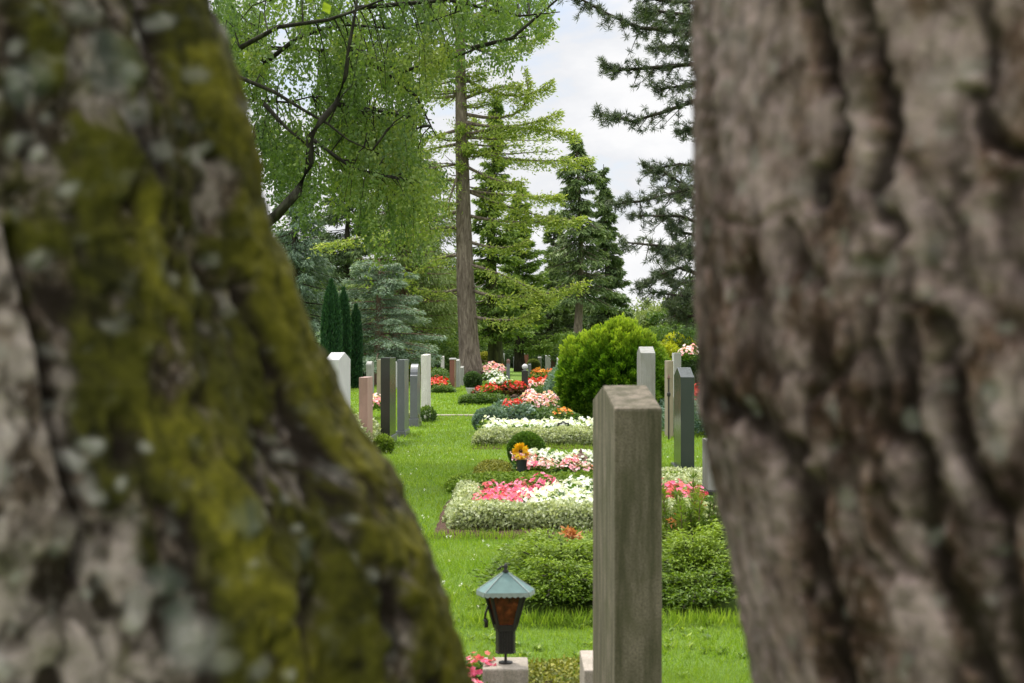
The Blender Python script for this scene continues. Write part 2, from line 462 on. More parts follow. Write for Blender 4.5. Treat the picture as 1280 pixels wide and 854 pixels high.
def bark_near(name, plate, plate2, inner, moss, mossd, lich):
    m, nt, out = nmat(name)
    v = objvec(nt)
    def att(n): return N(nt, 'ShaderNodeAttribute', attribute_name=n).outputs['Fac']
    n1 = noise(nt, 48, 6, 0.68, objvec(nt, (1, 1, 0.6)), 0.5)
    n2 = noise(nt, 7, 4, 0.6, v)
    n3 = noise(nt, 90, 3, 0.6, v)
    c = ramp(nt, [(0.36, tuple(x * .6 for x in plate2)), (0.46, plate2), (0.56, plate), (0.68, tuple(x * 1.6 for x in plate))], n1)
    c = mix(nt, ramp(nt, [(0.4, 0.0), (0.68, 0.65)], n2), c, plate2)
    n4 = noise(nt, 105, 4, 0.6, objvec(nt, (1, 1, .7)), .3)
    c = mix(nt, ramp(nt, [(.56, 0.0), (.66, .55)], n4), c, lich)
    c = mix(nt, ramp(nt, [(.34, .7), (.44, 0.0)], n4), c, inner)
    c = mix(nt, att('crack'), c, inner)
    lc = ramp(nt, [(0.36, tuple(x * .5 for x in lich)), (0.5, lich), (0.66, tuple(x * 1.35 for x in lich))], n1)
    c = mix(nt, att('pale'), c, lc)
    mc = ramp(nt, [(0.44, mossd), (0.60, moss)], mix(nt, 0.5, n1, n2))
    mc = mix(nt, ramp(nt, [(0.35, 0.0), (0.7, 0.3)], n3), mc, tuple(x * 1.3 for x in moss))
    mc = mix(nt, att('moss_bright'), mc, ramp(nt, [(0.38, tuple(x * .8 for x in moss)), (0.62, (moss[0] * 2.5, moss[1] * 2.35, moss[2] * 2.0))], n1))
    c = mix(nt, att('moss'), c, mc)
    c = mix(nt, att('lichen'), c, (0.36, 0.35, 0.30))
    c = mix(nt, att('lichen_blue'), c, (0.13, 0.155, 0.125))
    nb = bump(nt, n3, 0.6, 0.005, bump(nt, n1, 0.45, 0.005))
    princ(nt, out, c, 0.92, 0.12, nb)
    return m

def limbs(g, base, n, z0, z1, length, r, seed, up=0.7):
    rd = random.Random(seed); ends = []
    for i in range(n):
        az = 2 * PI * i / n + rd.uniform(-.4, .4); z = rd.uniform(z0, z1)
        L = length * rd.uniform(.7, 1.1); p = Vector((base(z)[0], base(z)[1], z)); d = Vector((math.cos(az), math.sin(az), up))
        pts = [p.copy()]; 
        for k in range(6):
            d = (d + Vector((rd.uniform(-.25, .25), rd.uniform(-.25, .25), rd.uniform(-.2, .15)))).normalized()
            p = p + d * (L / 6); pts.append(p.copy())
            if k >= 2:
                e = p + Vector((rd.uniform(-1, 1), rd.uniform(-1, 1), rd.uniform(-.3, .6))) * (L * .25)
                g.tube([p, (p + e) / 2 + Vector((0, 0, .1)), e], [r * .25, r * .15, r * .06], 5); ends.append(e)
        g.tube(pts, [r * (1 - .8 * k / 6) for k in range(7)], 7)
        ends += pts[3:]
    return ends

def crown_leaves(name, ends, per, spread, L, W, mat, parent, squash=.7):
    E = np.array([tuple(e) for e in ends]); n = len(E) * per
    P = np.repeat(E, per, 0) + rng.normal(size=(n, 3)) * np.array([spread, spread, spread * squash])
    D = rand_dirs(n); D[:, 2] -= .3
    return leaves(name, P, D, rand_dirs(n), L * rng.uniform(.7, 1.2, n), W * rng.uniform(.7, 1.2, n), mat, parent)

def left_tree():
    root = empty('leaning_tree', (0, 0, 0))
    tag(root, 'huge leaning trunk thick with yellow green moss filling the left foreground', 'tree')
    yc = 1.42
    edge = [(215, -900), (225, -400), (262, -60), (270, 0), (298, 100), (324, 200), (348, 300), (388, 400), (434, 500), (498, 600), (547, 700), (581, 800), (597, 870), (630, 1000), (660, 1300), (690, 2200), (700, 2600)]
    Rf = lambda z: 0.40 + 0.14 * np.clip((1.6 - z) / 1.6, 0, 1) ** 2 - 0.03 * np.clip(z - 1.6, 0, 3)
    T, Z, CX, RR, zs = trunk_grid(edge, -1, yc, Rf, 5.2, 1.02, 2.02, 640, 330)
    X0 = CX + RR * np.cos(T); Y0 = yc + RR * np.sin(T)
    U = 640 + F * X0 / Y0; Vv = VH - F * (Z - H) / Y0
    front = sstep(-np.sin(T), 0.0, 0.25) + sstep(np.cos(T), 0.6, 0.95) * 0.6
    front = np.clip(front, 0, 1)
    P3 = np.stack([X0, Y0, Z], -1)
    wu = (fbm(P3 * 9, 3) - .5) * 60; wv = (fbm(P3 * 9 + 40, 4) - .5) * 60
    U2 = U + wu; V2 = Vv + wv
    # bark plates
    Q = P3 * np.array([24, 24, 12]); Q = Q + (fbm(P3 * 8, 8)[..., None] - .5) * 2.2
    rid = 1 - np.abs(2 * fbm(Q, 21, 3) - 1) * 2.2
    crack = np.maximum(sstep(rid, 0.66, 0.98) * .8, 1 - sstep(fbm(P3 * np.array([34, 34, 24]), 23, 3), .38, .54))
    # the long seam and the smooth slab left of it
    seam = [(-60, 120), (-10, 240), (24, 292), (40, 345), (62, 412), (80, 482), (97, 545), (110, 604), (128, 660), (118, 720), (60, 800), (40, 900)]
    su = np.interp(Vv, [p[1] for p in seam], [p[0] for p in seam])
    smooth = sstep(su - (U + wu * .12), -2, 10) * (Vv > 250) * sstep(Vv, 250, 300) * (1 - sstep(Vv, 640, 760)) * front
    ds = seg_dist(U + wu * .15, Vv + wv * .15, seam[2:10])
    seamk = (1 - sstep(ds, 3, 13)) * front
    # buttress rolls running down right
    roll = np.exp(-(seg_dist(U, Vv, [(225, -100), (262, 120), (300, 260), (385, 420), (455, 560), (520, 720), (560, 860), (600, 1100)]) / 42.0) ** 2) * front
    vale = np.exp(-(seg_dist(U, Vv, [(170, -80), (215, 100), (250, 240), (300, 380), (370, 520), (430, 700), (470, 880)]) / 34.0) ** 2) * front
    edgev = np.exp(-(seg_dist(U, Vv, [(262, 0), (300, 150), (335, 270), (372, 350), (400, 420)]) / 20.0) ** 2) * front
    # moss
    mb = [([(215, 10), (245, 90), (285, 200), (318, 300), (352, 360), (400, 430), (440, 520), (470, 590)], 26, 1.0),
          ([(310, 270), (345, 330), (395, 440), (455, 560), (505, 680), (545, 790), (575, 880)], 34, .85),
          ([(120, 180), (165, 250), (190, 330), (215, 420)], 60, .9), ([(215, 420), (240, 520), (285, 620), (330, 730), (380, 860)], 72, .9),
          ([(40, 220), (100, 230), (170, 210)], 34, .6), ([(300, 480), (330, 600), (400, 700), (460, 800), (500, 880)], 56, .85),
          ([(20, 690), (60, 640)], 22, .6), ([(30, 40), (120, 160), (230, 380), (320, 600), (400, 860)], 120, .40), ([(150, 200), (260, 430), (360, 640), (470, 860)], 80, .44), ([(40, 230), (150, 330), (190, 560), (300, 760)], 60, .42), ([(60, 60), (110, 100), (140, 160)], 40, .45), ([(300, 400), (340, 500)], 46, .6)]
    mm = np.zeros_like(U)
    mbr = np.zeros_like(U)
    for pts, w in (([(238, 60), (285, 200), (318, 300), (352, 360), (400, 440), (440, 540)], 16), ([(400, 440), (470, 600), (540, 760), (575, 860)], 24), ([(190, 260), (215, 330), (225, 420)], 20), ([(240, 520), (300, 640), (360, 760), (420, 860)], 34)):
        mbr = np.maximum(mbr, 1 - sstep(seg_dist(U2, V2, pts), w * .3, w * 1.9))
    mbr = mbr * .85
    for pts, w, s in mb:
        mm = np.maximum(mm, s * (1 - sstep(seg_dist(U2, V2, pts), w * .45, w * 1.35)))
    mn = fbm(P3 * np.array([26, 26, 17]), 31, 4)
    mf = fbm(P3 * np.array([48, 48, 30]), 33, 3)
    moss = sstep(mm * .95 + (mn - .5) * 1.9 + (mf - .5) * 2.0, .12, .85) * front
    back = (1 - front) * sstep(fbm(P3 * 5, 77), .5, .62) * .8
    moss = np.clip(np.maximum(moss, back) * (1 - .85 * smooth), 0, 1)
    # crusts of pale lichen
    sp = [(160, 140, 19), (197, 184, 17), (56, 195, 12), (93, 238, 12), (14, 95, 14), (18, 52, 11), (270, 805, 36), (308, 828, 18), (258, 348, 14), (92, 12, 20), (112, 22, 14), (60, 325, 16), (215, 560, 9), (125, 578, 11), (140, 556, 12), (122, 578, 10), (347, 568, 11), (178, 600, 10), (130, 745, 8), (12, 470, 10), (18, 180, 15), (280, 128, 11), (262, 40, 14), (45, 720, 10), (28, 836, 14), (195, 780, 12), (240, 195, 12), (225, 345, 9), (240, 290, 9), (395, 620, 9), (350, 640, 9), (415, 660, 8), (145, 620, 12), (230, 90, 12), (175, 40, 10), (150, 95, 10), (100, 510, 9), (350, 840, 16), (390, 845, 9), (285, 315, 9), (400, 570, 8), (60, 150, 10), (205, 30, 12), (330, 700, 7), (480, 720, 9), (450, 650, 8)]
    li = np.zeros_like(U); U3 = U + (fbm(P3 * 30, 51) - .5) * 34; V3 = Vv + (fbm(P3 * 30 + 9, 52) - .5) * 34
    for (a, b, r) in sp:
        li = np.maximum(li, (.45 + .5 * ((a * 7 + b * 3) % 10) / 10) * (1 - sstep(np.hypot(U3 - a, V3 - b), r * .3, r * 1.35)))
    lr = sstep(fbm(P3 * 55, 62, 2), .62, .86) * .35
    li = np.clip(np.maximum(li * .75, lr * (1 - mm * .8)), 0, 1) * np.clip(front + .5, 0, 1)
    lb = np.zeros_like(U)
    for (a, b, r) in [(130, 90, 32), (232, 730, 24), (255, 765, 20), (322, 650, 20), (200, 758, 20), (25, 100, 30), (330, 255, 14), (420, 690, 14), (125, 60, 20)]:
        lb = np.maximum(lb, .75 * (1 - sstep(np.hypot(U3 - a, V3 - b), r * .5, r * 1.3)))
    lb = lb * front * .45
    greyp = sstep(fbm(P3 * np.array([36, 36, 22]), 66, 3) * .6 + fbm(P3 * 9, 67, 3) * .4 + .10 * ((Vv > 640) & (U < 260)), .50, .64) * .75
    lowl = sstep(V2, 640, 760) * (1 - sstep(U2, 150, 300)) * front * .75
    moss = moss * (1 - .8 * lowl)
    pale = np.clip(np.maximum(np.maximum(smooth * .95, lowl), greyp * (1 - mm * .6)) * (1 - crack), 0, 1)
    ck = np.clip(np.maximum(crack * (1 - smooth) * .9, seamk), 0, 1)
    disp = .04 * (fbm(P3 * 2.2, 1) - .5) + .022 * roll - .022 * vale - .018 * edgev
    disp += (.007 * (fbm(P3 * np.array([14, 14, 9]), 12, 4) - .5) - .003 * crack + .006 * (fbm(P3 * 42, 14, 3) - .5)) * (1 - .8 * smooth) + .006 * (fbm(P3 * 75, 13, 2) - .5)
    disp += -.02 * seamk + .02 * smooth + .010 * moss * (.4 + mn) + .004 * li
    CX = fit_edge(Z, T, CX, RR, disp, yc, edge, -1)
    mat = bark_near('bark_mossy', (0.085, 0.062, 0.045), (0.036, 0.026, 0.017), (0.010, 0.007, 0.004), (0.064, 0.062, 0.007), (0.012, 0.012, 0.003), (0.30, 0.25, 0.215))
    trunk_mesh('trunk', T, Z, CX, RR, yc, disp, {'crack': ck, 'moss': moss, 'lichen': li, 'lichen_blue': lb, 'pale': pale, 'moss_bright': mbr}, mat, root)
    topx = float(CX[-1, 0])
    g = Geo(); base = lambda z: (topx - .12 * (z - 5.2), yc)
    g.tube([(topx, yc, 5.1), (topx - .2, yc, 6.6), (topx - .3, yc + .1, 8.5)], [.30, .24, .12], 12)
    ends = limbs(g, base, 7, 4.6, 7.5, 3.0, .11, 5)
    # one low twig that dips into the picture
    tw = [(topx + .1, yc, 4.9), (-1.1, 3.2, 4.3), (-.95, 4.6, 3.2), (-.72, 5.0, 2.86)]
    g.tube(tw, [.03, .02, .008, .004], 5)
    g.build('limb', M['bark_dark'], root, smooth=True)
    cr = crown_leaves('crown', ends, 240, .5, .10, .075, M['leaf_lime'], root)  # crown out of frame, added overhead so it shades the trunk
    n = 22; tt = rng.random(n)
    P = np.array([-.74, 5.0, 2.84]) + rng.normal(size=(n, 3)) * np.array([.05, .08, .035])
    D = rand_dirs(n); D[:, 2] = -abs(D[:, 2])
    leaves('leaf_spray', P, D, rand_dirs(n), .05, .038, M['leaf_lime'], root)

def right_tree():
    root = empty('rough_barked_tree', (0, 0, 0))
    tag(root, 'massive grey brown trunk with deep fissured bare bark filling the right foreground', 'tree')
    yc = 1.25
    edge = [(880, -1200), (868, -500), (865, -100), (864, 0), (866, 150), (867, 300), (869, 400), (873, 500), (880, 560), (891, 610), (909, 700), (926, 800), (937, 860), (960, 1000), (975, 1400), (900, 2600)]
    Rf = lambda z: 0.36 + 0.10 * np.clip((1.5 - z) / 1.5, 0, 1) ** 2 - 0.02 * np.clip(z - 1.6, 0, 3)
    T, Z, CX, RR, zs = trunk_grid(edge, 1, yc, Rf, 5.2, 1.02, 2.0, 640, 350)
    X0 = CX + RR * np.cos(T); Y0 = yc + RR * np.sin(T)
    U = 640 + F * X0 / Y0; Vv = VH - F * (Z - H) / Y0
    front = np.clip(sstep(-np.sin(T), 0.0, 0.25) + sstep(-np.cos(T), 0.6, 0.95) * .6, 0, 1)
    P3 = np.stack([X0, Y0, Z], -1)
    wu = (fbm(P3 * 22, 103) - .5) * 30 + (fbm(P3 * 70, 105, 3) - .5) * 30; wv = (fbm(P3 * 22 + 40, 104) - .5) * 34 + (fbm(P3 * 70 + 9, 106, 3) - .5) * 30
    U2 = U + wu; V2 = Vv + wv
    cr = [([(1012, -80), (1019, 0), (1021, 30), (1031, 58), (1042, 96), (1054, 120), (1062, 160), (1048, 195), (1031, 205), (1027, 245)], 10, 1), 
          ([(1068, -60), (1085, 14), (1082, 42), (1100, 54), (1108, 86), (1124, 120), (1117, 158), (1105, 180), (1100, 240), (1118, 290)], 10, 1),
          ([(1236, -60), (1234, 0), (1237, 30), (1245, 90), (1240, 120)], 9, .9), ([(1208, 112), (1222, 118), (1240, 156), (1262, 182), (1285, 200)], 11, 1),
          ([(1204, 120), (1198, 170), (1204, 236), (1196, 300)], 12, .7), ([(1275, 225), (1262, 285), (1270, 340)], 12, .8),
          ([(905, 271), (950, 278), (1000, 258)], 5, .35), ([(925, 345), (940, 330), (935, 370)], 9, .7), ([(985, 280), (990, 330), (1010, 350)], 13, .8),
          ([(1110, 300), (1095, 365), (1089, 405), (1084, 434), (1048, 470), (1005, 500)], 7, .7), ([(1094, 440), (1098, 490), (1089, 525), (1112, 545), (1136, 560)], 15, .95),
          ([(1128, 400), (1136, 469), (1136, 533), (1150, 578), (1158, 640), (1168, 678), (1180, 710), (1200, 752), (1222, 795), (1240, 845), (1250, 900)], 17, 1),
          ([(1176, 400), (1190, 480), (1200, 543), (1227, 602), (1253, 634), (1266, 698), (1272, 772), (1290, 850)], 12, 1),
          ([(900, 500), (930, 515), (972, 559), (1001, 613), (1003, 667), (1019, 730), (1043, 785), (1052, 860), (1060, 950)], 14, .95),
          ([(1050, 560), (1060, 640), (1072, 700), (1105, 720)], 10, .6), ([(1090, 620), (1110, 690), (1150, 720)], 12, .7), ([(1130, 200), (1180, 260), (1160, 330), (1200, 370)], 9, .5),
          ([(880, -50), (884, 80), (890, 200), (886, 330)], 7, .6), ([(960, -50), (975, 60), (968, 140)], 5, .35), ([(1180, 300), (1210, 360), (1240, 400), (1290, 420)], 10, .6)]
    kk = np.zeros_like(U)
    for pts, w, s in cr:
        d = seg_dist(U2, V2, pts); kk = np.maximum(kk, s * (1 - sstep(d, w * .3, w * 1.9)))
    kk *= front
    Q = P3 * np.array([26, 26, 10]); Q = Q + (fbm(P3 * 7, 108)[..., None] - .5) * 2.5
    rid = 1 - np.abs(2 * fbm(Q, 121, 3) - 1) * 2.2
    rough = sstep(Vv, 240, 330) * sstep(fbm(P3 * 4.5, 133), .36, .52)
    plain_pl = (1 - sstep(seg_dist(U2, V2, [(930, 580), (950, 700), (985, 860)]), 30, 60))
    rough = np.clip(rough * (1 - plain_pl), 0.18, 1)
    crack = sstep(rid, 0.74, 0.97) * rough
    ck = np.clip(np.maximum(kk, crack * .75), 0, 1)
    lum = fbm(P3 * np.array([38, 38, 24]), 141, 3)
    crack2 = (1 - sstep(lum, .38, .60)) * rough
    ck = np.clip(np.maximum(ck, crack2 * .75), 0, 1)
    # ridges between cracks
    ridge = np.zeros_like(U)
    for pts, w in (([(1045, -50), (1060, 60), (1082, 150), (1084, 260), (1080, 300)], 14), ([(1158, 440), (1168, 520), (1180, 578), (1228, 657), (1244, 732), (1262, 850)], 16)):
        ridge = np.maximum(ridge, np.exp(-(seg_dist(U2, V2, pts) / w) ** 2))
    ridge *= front
    # pale plates
    pl = np.zeros_like(U)
    for pts, w, s in (([(905, 30), (960, 120), (950, 230)], 70, .55), ([(935, 570), (945, 690), (985, 860)], 42, .9), ([(1140, 770), (1160, 870)], 42, .8), ([(1165, 60), (1150, 240)], 45, .6), ([(1260, 460), (1250, 560)], 30, .6), ([(1100, 620), (1130, 660)], 20, .5), ([(1060, 640), (1080, 700)], 18, .4)):
        pl = np.maximum(pl, s * (1 - sstep(seg_dist(U2, V2, pts), w * .6, w * 1.3)))
    pn = .6 * fbm(P3 * np.array([46, 46, 28]), 151, 3) + .4 * fbm(P3 * 10, 152, 3)
    pale = np.clip(sstep(pn + pl * .12, .46, .64) * .7 + pl * .4 + ridge * .45, 0, 1) * (1 - ck * .9)
    moss = np.clip(sstep(fbm(P3 * 14, 161, 3), .6, .74) * .12 + (1 - sstep(np.hypot((U2 - 1088) * 1.6, (V2 - 118)), 10, 34)) * .5 + (1 - sstep(np.hypot((U2 - 1165) * 2, (V2 - 430)), 10, 44)) * .35, 0, 1)
    moss = moss * (.3 + .7 * front)
    li = sstep(fbm(P3 * 46, 171, 2), .68, .80) * .30
    lb = sstep(fbm(P3 * 10, 181, 3), .60, .72) * .08 * (1 - ck)
    for (a, b, r) in [(1245, 500, 34), (1180, 100, 22), (1165, 310, 20), (920, 45, 24), (1010, 230, 14)]:
        lb = np.maximum(lb, .22 * (1 - sstep(np.hypot(U2 - a, V2 - b), r * .5, r * 1.3)))
    disp = .035 * (fbm(P3 * 2.4, 1) - .5) - .010 * kk - .002 * crack - .001 * crack2 + .007 * ridge
    disp += .005 * (fbm(P3 * np.array([16, 16, 10]), 112, 4) - .5) + .003 * (fbm(P3 * np.array([48, 48, 34]), 115, 3) - .5) + .006 * (fbm(P3 * 80, 113, 2) - .5)
    CX = fit_edge(Z, T, CX, RR, disp, yc, edge, 1)
    mat = bark_near('bark_fissured', (0.142, 0.088, 0.066), (0.058, 0.034, 0.022), (0.010, 0.006, 0.004), (0.075, 0.070, 0.025), (0.035, 0.030, 0.012), (0.30, 0.228, 0.208))
    trunk_mesh('trunk', T, Z, CX, RR, yc, disp, {'crack': ck, 'moss': moss, 'lichen': li, 'lichen_blue': lb, 'pale': pale}, mat, root)
    topx = float(CX[-1, 0])
    g = Geo(); base = lambda z: (topx + .05 * (z - 5.2), yc)
    g.tube([(topx, yc, 5.1), (topx + .1, yc, 6.8), (topx + .1, yc + .1, 9)], [.28, .22, .1], 12)
    ends = limbs(g, base, 7, 4.8, 8, 3.0, .10, 15)
    g.build('limb', M['bark_dark'], root, smooth=True)
    crown_leaves('crown', ends, 240, .5, .10, .075, M['leaf_birch'], root)  # unseen crown, added above to keep skylight off the bark
left_tree(); right_tree()

# ------------------------------------------------------------------ headstones
ROW = -math.radians(1.7)
def profile(kind, W, h, drop=0.06):
    """outline of the broad face in (y, z), near corner first"""
    if kind == 'flat': return [(0, 0), (W, 0), (W, h), (0, h)]
    if kind == 'gable': return [(0, 0), (W, 0), (W, h - drop), (W / 2, h), (0, h - drop)]
    if kind == 'slant': return [(0, 0), (W, 0), (W, h), (0, h - drop)]
    if kind == 'arch':
        p = [(0, 0), (W, 0), (W, h - drop)]
        for i in range(1, 12):
            a = PI * i / 12; p.append((W / 2 + W / 2 * math.cos(a), h - drop + drop * math.sin(a)))
        return p + [(0, h - drop)]
    if kind == 'shoulder':
        s = W * .1; hs = h - drop * 2
        p = [(0, 0), (W, 0), (W, hs), (W - s, hs + .015)]
        for i in range(1, 12):
            a = PI * i / 12; p.append((W / 2 + (W / 2 - s) * math.cos(a), hs + .015 + (h - hs - .015) * math.sin(a)))
        return p + [(s, hs + .015), (0, hs)]

def headstone(name, label, x, y, h, W, T, kind, mat, drop=.06, rz=ROW, plinth=None, pmat=None, bevel=.006, group=None, top=None):
    root = empty(name, (x, y, float(zgr(x, y))), rz)
    tag(root, label, 'headstone', group)
    z0 = 0.0
    if plinth:
        ph, po = plinth; g = Geo(); g.box(-T / 2 - po, T / 2 + po, -po, W + po, -.1, ph); g.build('plinth', pmat or mat, root, bevel=.008)
        z0 = ph + .001
    pr = profile(kind, W, h - z0, drop); n = len(pr)
    vs = [(-T / 2, p[0], p[1] + z0 - (0 if plinth else (.08 if p[1] == 0 else 0))) for p in pr] + [(T / 2, p[0], p[1] + z0 - (0 if plinth else (.08 if p[1] == 0 else 0))) for p in pr]
    fs = [tuple(range(n - 1, -1, -1)), tuple(range(n, 2 * n))] + [(i, (i + 1) % n, n + (i + 1) % n, n + i) for i in range(n)]
    g = Geo(); g.add(vs, fs)
    g.build('slab', mat, root, bevel=bevel, bseg=2)
    if top == 'ball':
        g = Geo(); r = .09
        g.lathe([(.03, h), (.05, h + .01), (.035, h + .03)] + [(r * math.sin(PI * k / 10), h + .11 - r * math.cos(PI * k / 10)) for k in range(2, 10)] + [(.005, h + .2)], 14, (0, W / 2, 0))
        g.build('ball_ornament', M['st_white'], root, smooth=True)
    if top == 'cap':
        g = Geo(); g.box(-T / 2 - .02, T / 2 + .02, -.02, W + .02, h + .001, h + .05); g.build('capstone', M['st_white'], root, bevel=.01)
    if top == 'lantern':
        g = Geo(); g.lathe([(.07, h), (.08, h + .02), (.08, h + .12), (.1, h + .13), (.02, h + .2)], 6, (0, W / 2, 0)); g.build('lantern_top', M['iron_rust'], root)
    return root

def hs(name, label, u, vb, vt, W, T, kind, mat, **k):
    d = gd(vb); return headstone(name, label, gx(u, d), d, (vb - vt) * d / F, W, T, kind, mat, **k)

# near stele
headstone('headstone', 'weathered brown grey stele with mossy streaks nearest the camera, cut off by the frame', gx(798, 4.3), 4.3, 1.412, .72, .145, 'gable', M['st_near'], drop=.060, bevel=.009, rz=math.radians(2.0))
# left row
G = 'headstones in the row left of the lawn path'
headstone('headstone', 'pale white stele with gabled top behind the mossy trunk', gx(415, 13.9), 13.9, 1.485, .78, .14, 'gable', M['st_white'], drop=.07)
hs('headstone', 'low pink granite stele between the white one and the black one', 454, 566, 472.5, .6, .125, 'slant', M['st_pink'], drop=.0)
hs('headstone', 'tall polished black stele on a black plinth with grey lit side', 481.5, 556, 447.5, .85, .145, 'flat', M['st_black'], plinth=(.12, .02), pmat=M['st_grey'])
hs('headstone', 'blue grey stele directly behind the black stele', 501, 546, 449.5, .7, .125, 'flat', M['st_grey'], plinth=(.1, .02))
hs('headstone', 'dark grey headstone with stepped round top in front of the pale marble one', 517, 534, 455, .65, .14, 'shoulder', M['st_grey'], drop=.11, plinth=(.16, .02))
hs('headstone', 'tall cream marble slab at the far end of the left cluster', 530, 525, 443, .9, .13, 'slant', M['st_marble'], drop=.02)
hs('headstone', 'small dark round topped headstone beyond the pink one by the yews', 461, 497, 452, .6, .16, 'arch', M['st_midgrey'], drop=.12)
hs('headstone', 'narrow beige headstone peeping out behind the black stele', 474, 500, 450, .5, .14, 'flat', M['st_brown'])
hs('headstone', 'red granite stele just left of the big bare trunk', 565, 489, 449.5, .7, .16, 'flat', M['st_red'], top='cap')
hs('headstone', 'slim light grey stele behind the red granite one', 572, 485, 449, .6, .12, 'gable', M['st_midgrey'])
hs('headstone', 'low grey stele touching the foot of the big bare trunk', 577, 483, 458, .5, .12, 'slant', M['st_midgrey'])
hs('headstone', 'slim white pillar stone among the shrubs left of the red granite stele', 553, 476, 445, .25, .14, 'gable', M['st_marble'])
# right
hs('headstone', 'green black polished stele with glossy side left of the fissured trunk', 859.5, 592, 460, 1.0, .165, 'gable', M['st_green'], drop=-.0 + .11, plinth=(.05, .04))
headstone('headstone', 'grey stele with pale gabled top in front of the round thuja', gx(810, 13.6), 13.6, 1.533, .62, .14, 'gable', M['st_midgrey'], drop=.06)
hs('headstone', 'narrow brown stele seen behind the green black one', 838, 548, 451, .6, .10, 'slant', M['st_brown'], drop=.0)
hs('headstone', 'white slab top showing above the green black stele', 847, 520, 442, .5, .16, 'flat', M['st_white'])
headstone('headstone', 'grey stele with dark foot half hidden by the fissured trunk', gx(893, 13.8), 13.8, .62, .5, .13, 'flat', M['st_midgrey'], plinth=(.14, .02), pmat=M['st_black'])
# centre row, far
hs('headstone', 'small black stele crowned with a white ball in the middle of the rows', 656, 497, 463, .5, .19, 'flat', M['st_black'], top='ball')
hs('headstone', 'small dark grey stele topped by a rusty lantern', 635, 477.5, 455, .45, .14, 'flat', M['st_grey'], top='lantern')
hs('headstone', 'red brown stele with white cap behind the ball topped stone', 657.5, 462, 443, .8, .3, 'flat', M['st_red'], top='cap')
hs('headstone', 'pale grey slab standing before the dark hedge beside the ivy trunk', 626.5, 460.5, 442, .8, .42, 'flat', M['st_white'])
hs('headstone', 'thin dark upright stone right of the pale grey slab', 643.5, 460.5, 446, .6, .22, 'gable', M['st_grey'])
hs('headstone', 'pale round headed stone between the pale shrub and the far rows', 674.5, 463.5, 446, .6, .22, 'arch', M['st_midgrey'])
hs('headstone', 'broad grey far headstone with rounded top near the dark spruce', 685, 462.5, 444, .7, .36, 'arch', M['st_midgrey'])
for i, (u, vb, vt, mt, kd, lb) in enumerate([(600, 463, 449, 'st_white', 'flat', 'small white far stone right behind the big bare trunk'), (649, 459, 448, 'st_white', 'gable', 'tiny white stone left of the far red brown stele'),
        (668, 460, 452, 'st_brown', 'flat', 'tiny brown stone behind the pale round shrub'), (692, 464, 450, 'st_red', 'flat', 'small reddish far stone beside the broad grey one'),
        (699, 466, 447, 'st_white', 'arch', 'pale round topped far stone left of the round thuja'), (704, 462, 448, 'st_grey', 'flat', 'dark far stone half behind the round thuja'),
        (616, 461, 452, 'st_pink', 'flat', 'tiny pink far stone left of the pale slab'), (546, 474, 455, 'st_grey', 'arch', 'small dark stone in the shrubs right of the cream marble slab'),
        (492, 486, 452, 'st_white', 'gable', 'white stone behind the blue grey stele'), (542, 470, 452, 'st_white', 'flat', 'little white stone farthest left of the shrubs by the cream slab'), (662, 470, 455, 'st_grey', 'arch', 'low grey stone just right of the ball topped stele')]):
    hs('headstone', lb, u, vb, vt, .5, .28 if vb < 470 else .15, kd, M[mt])

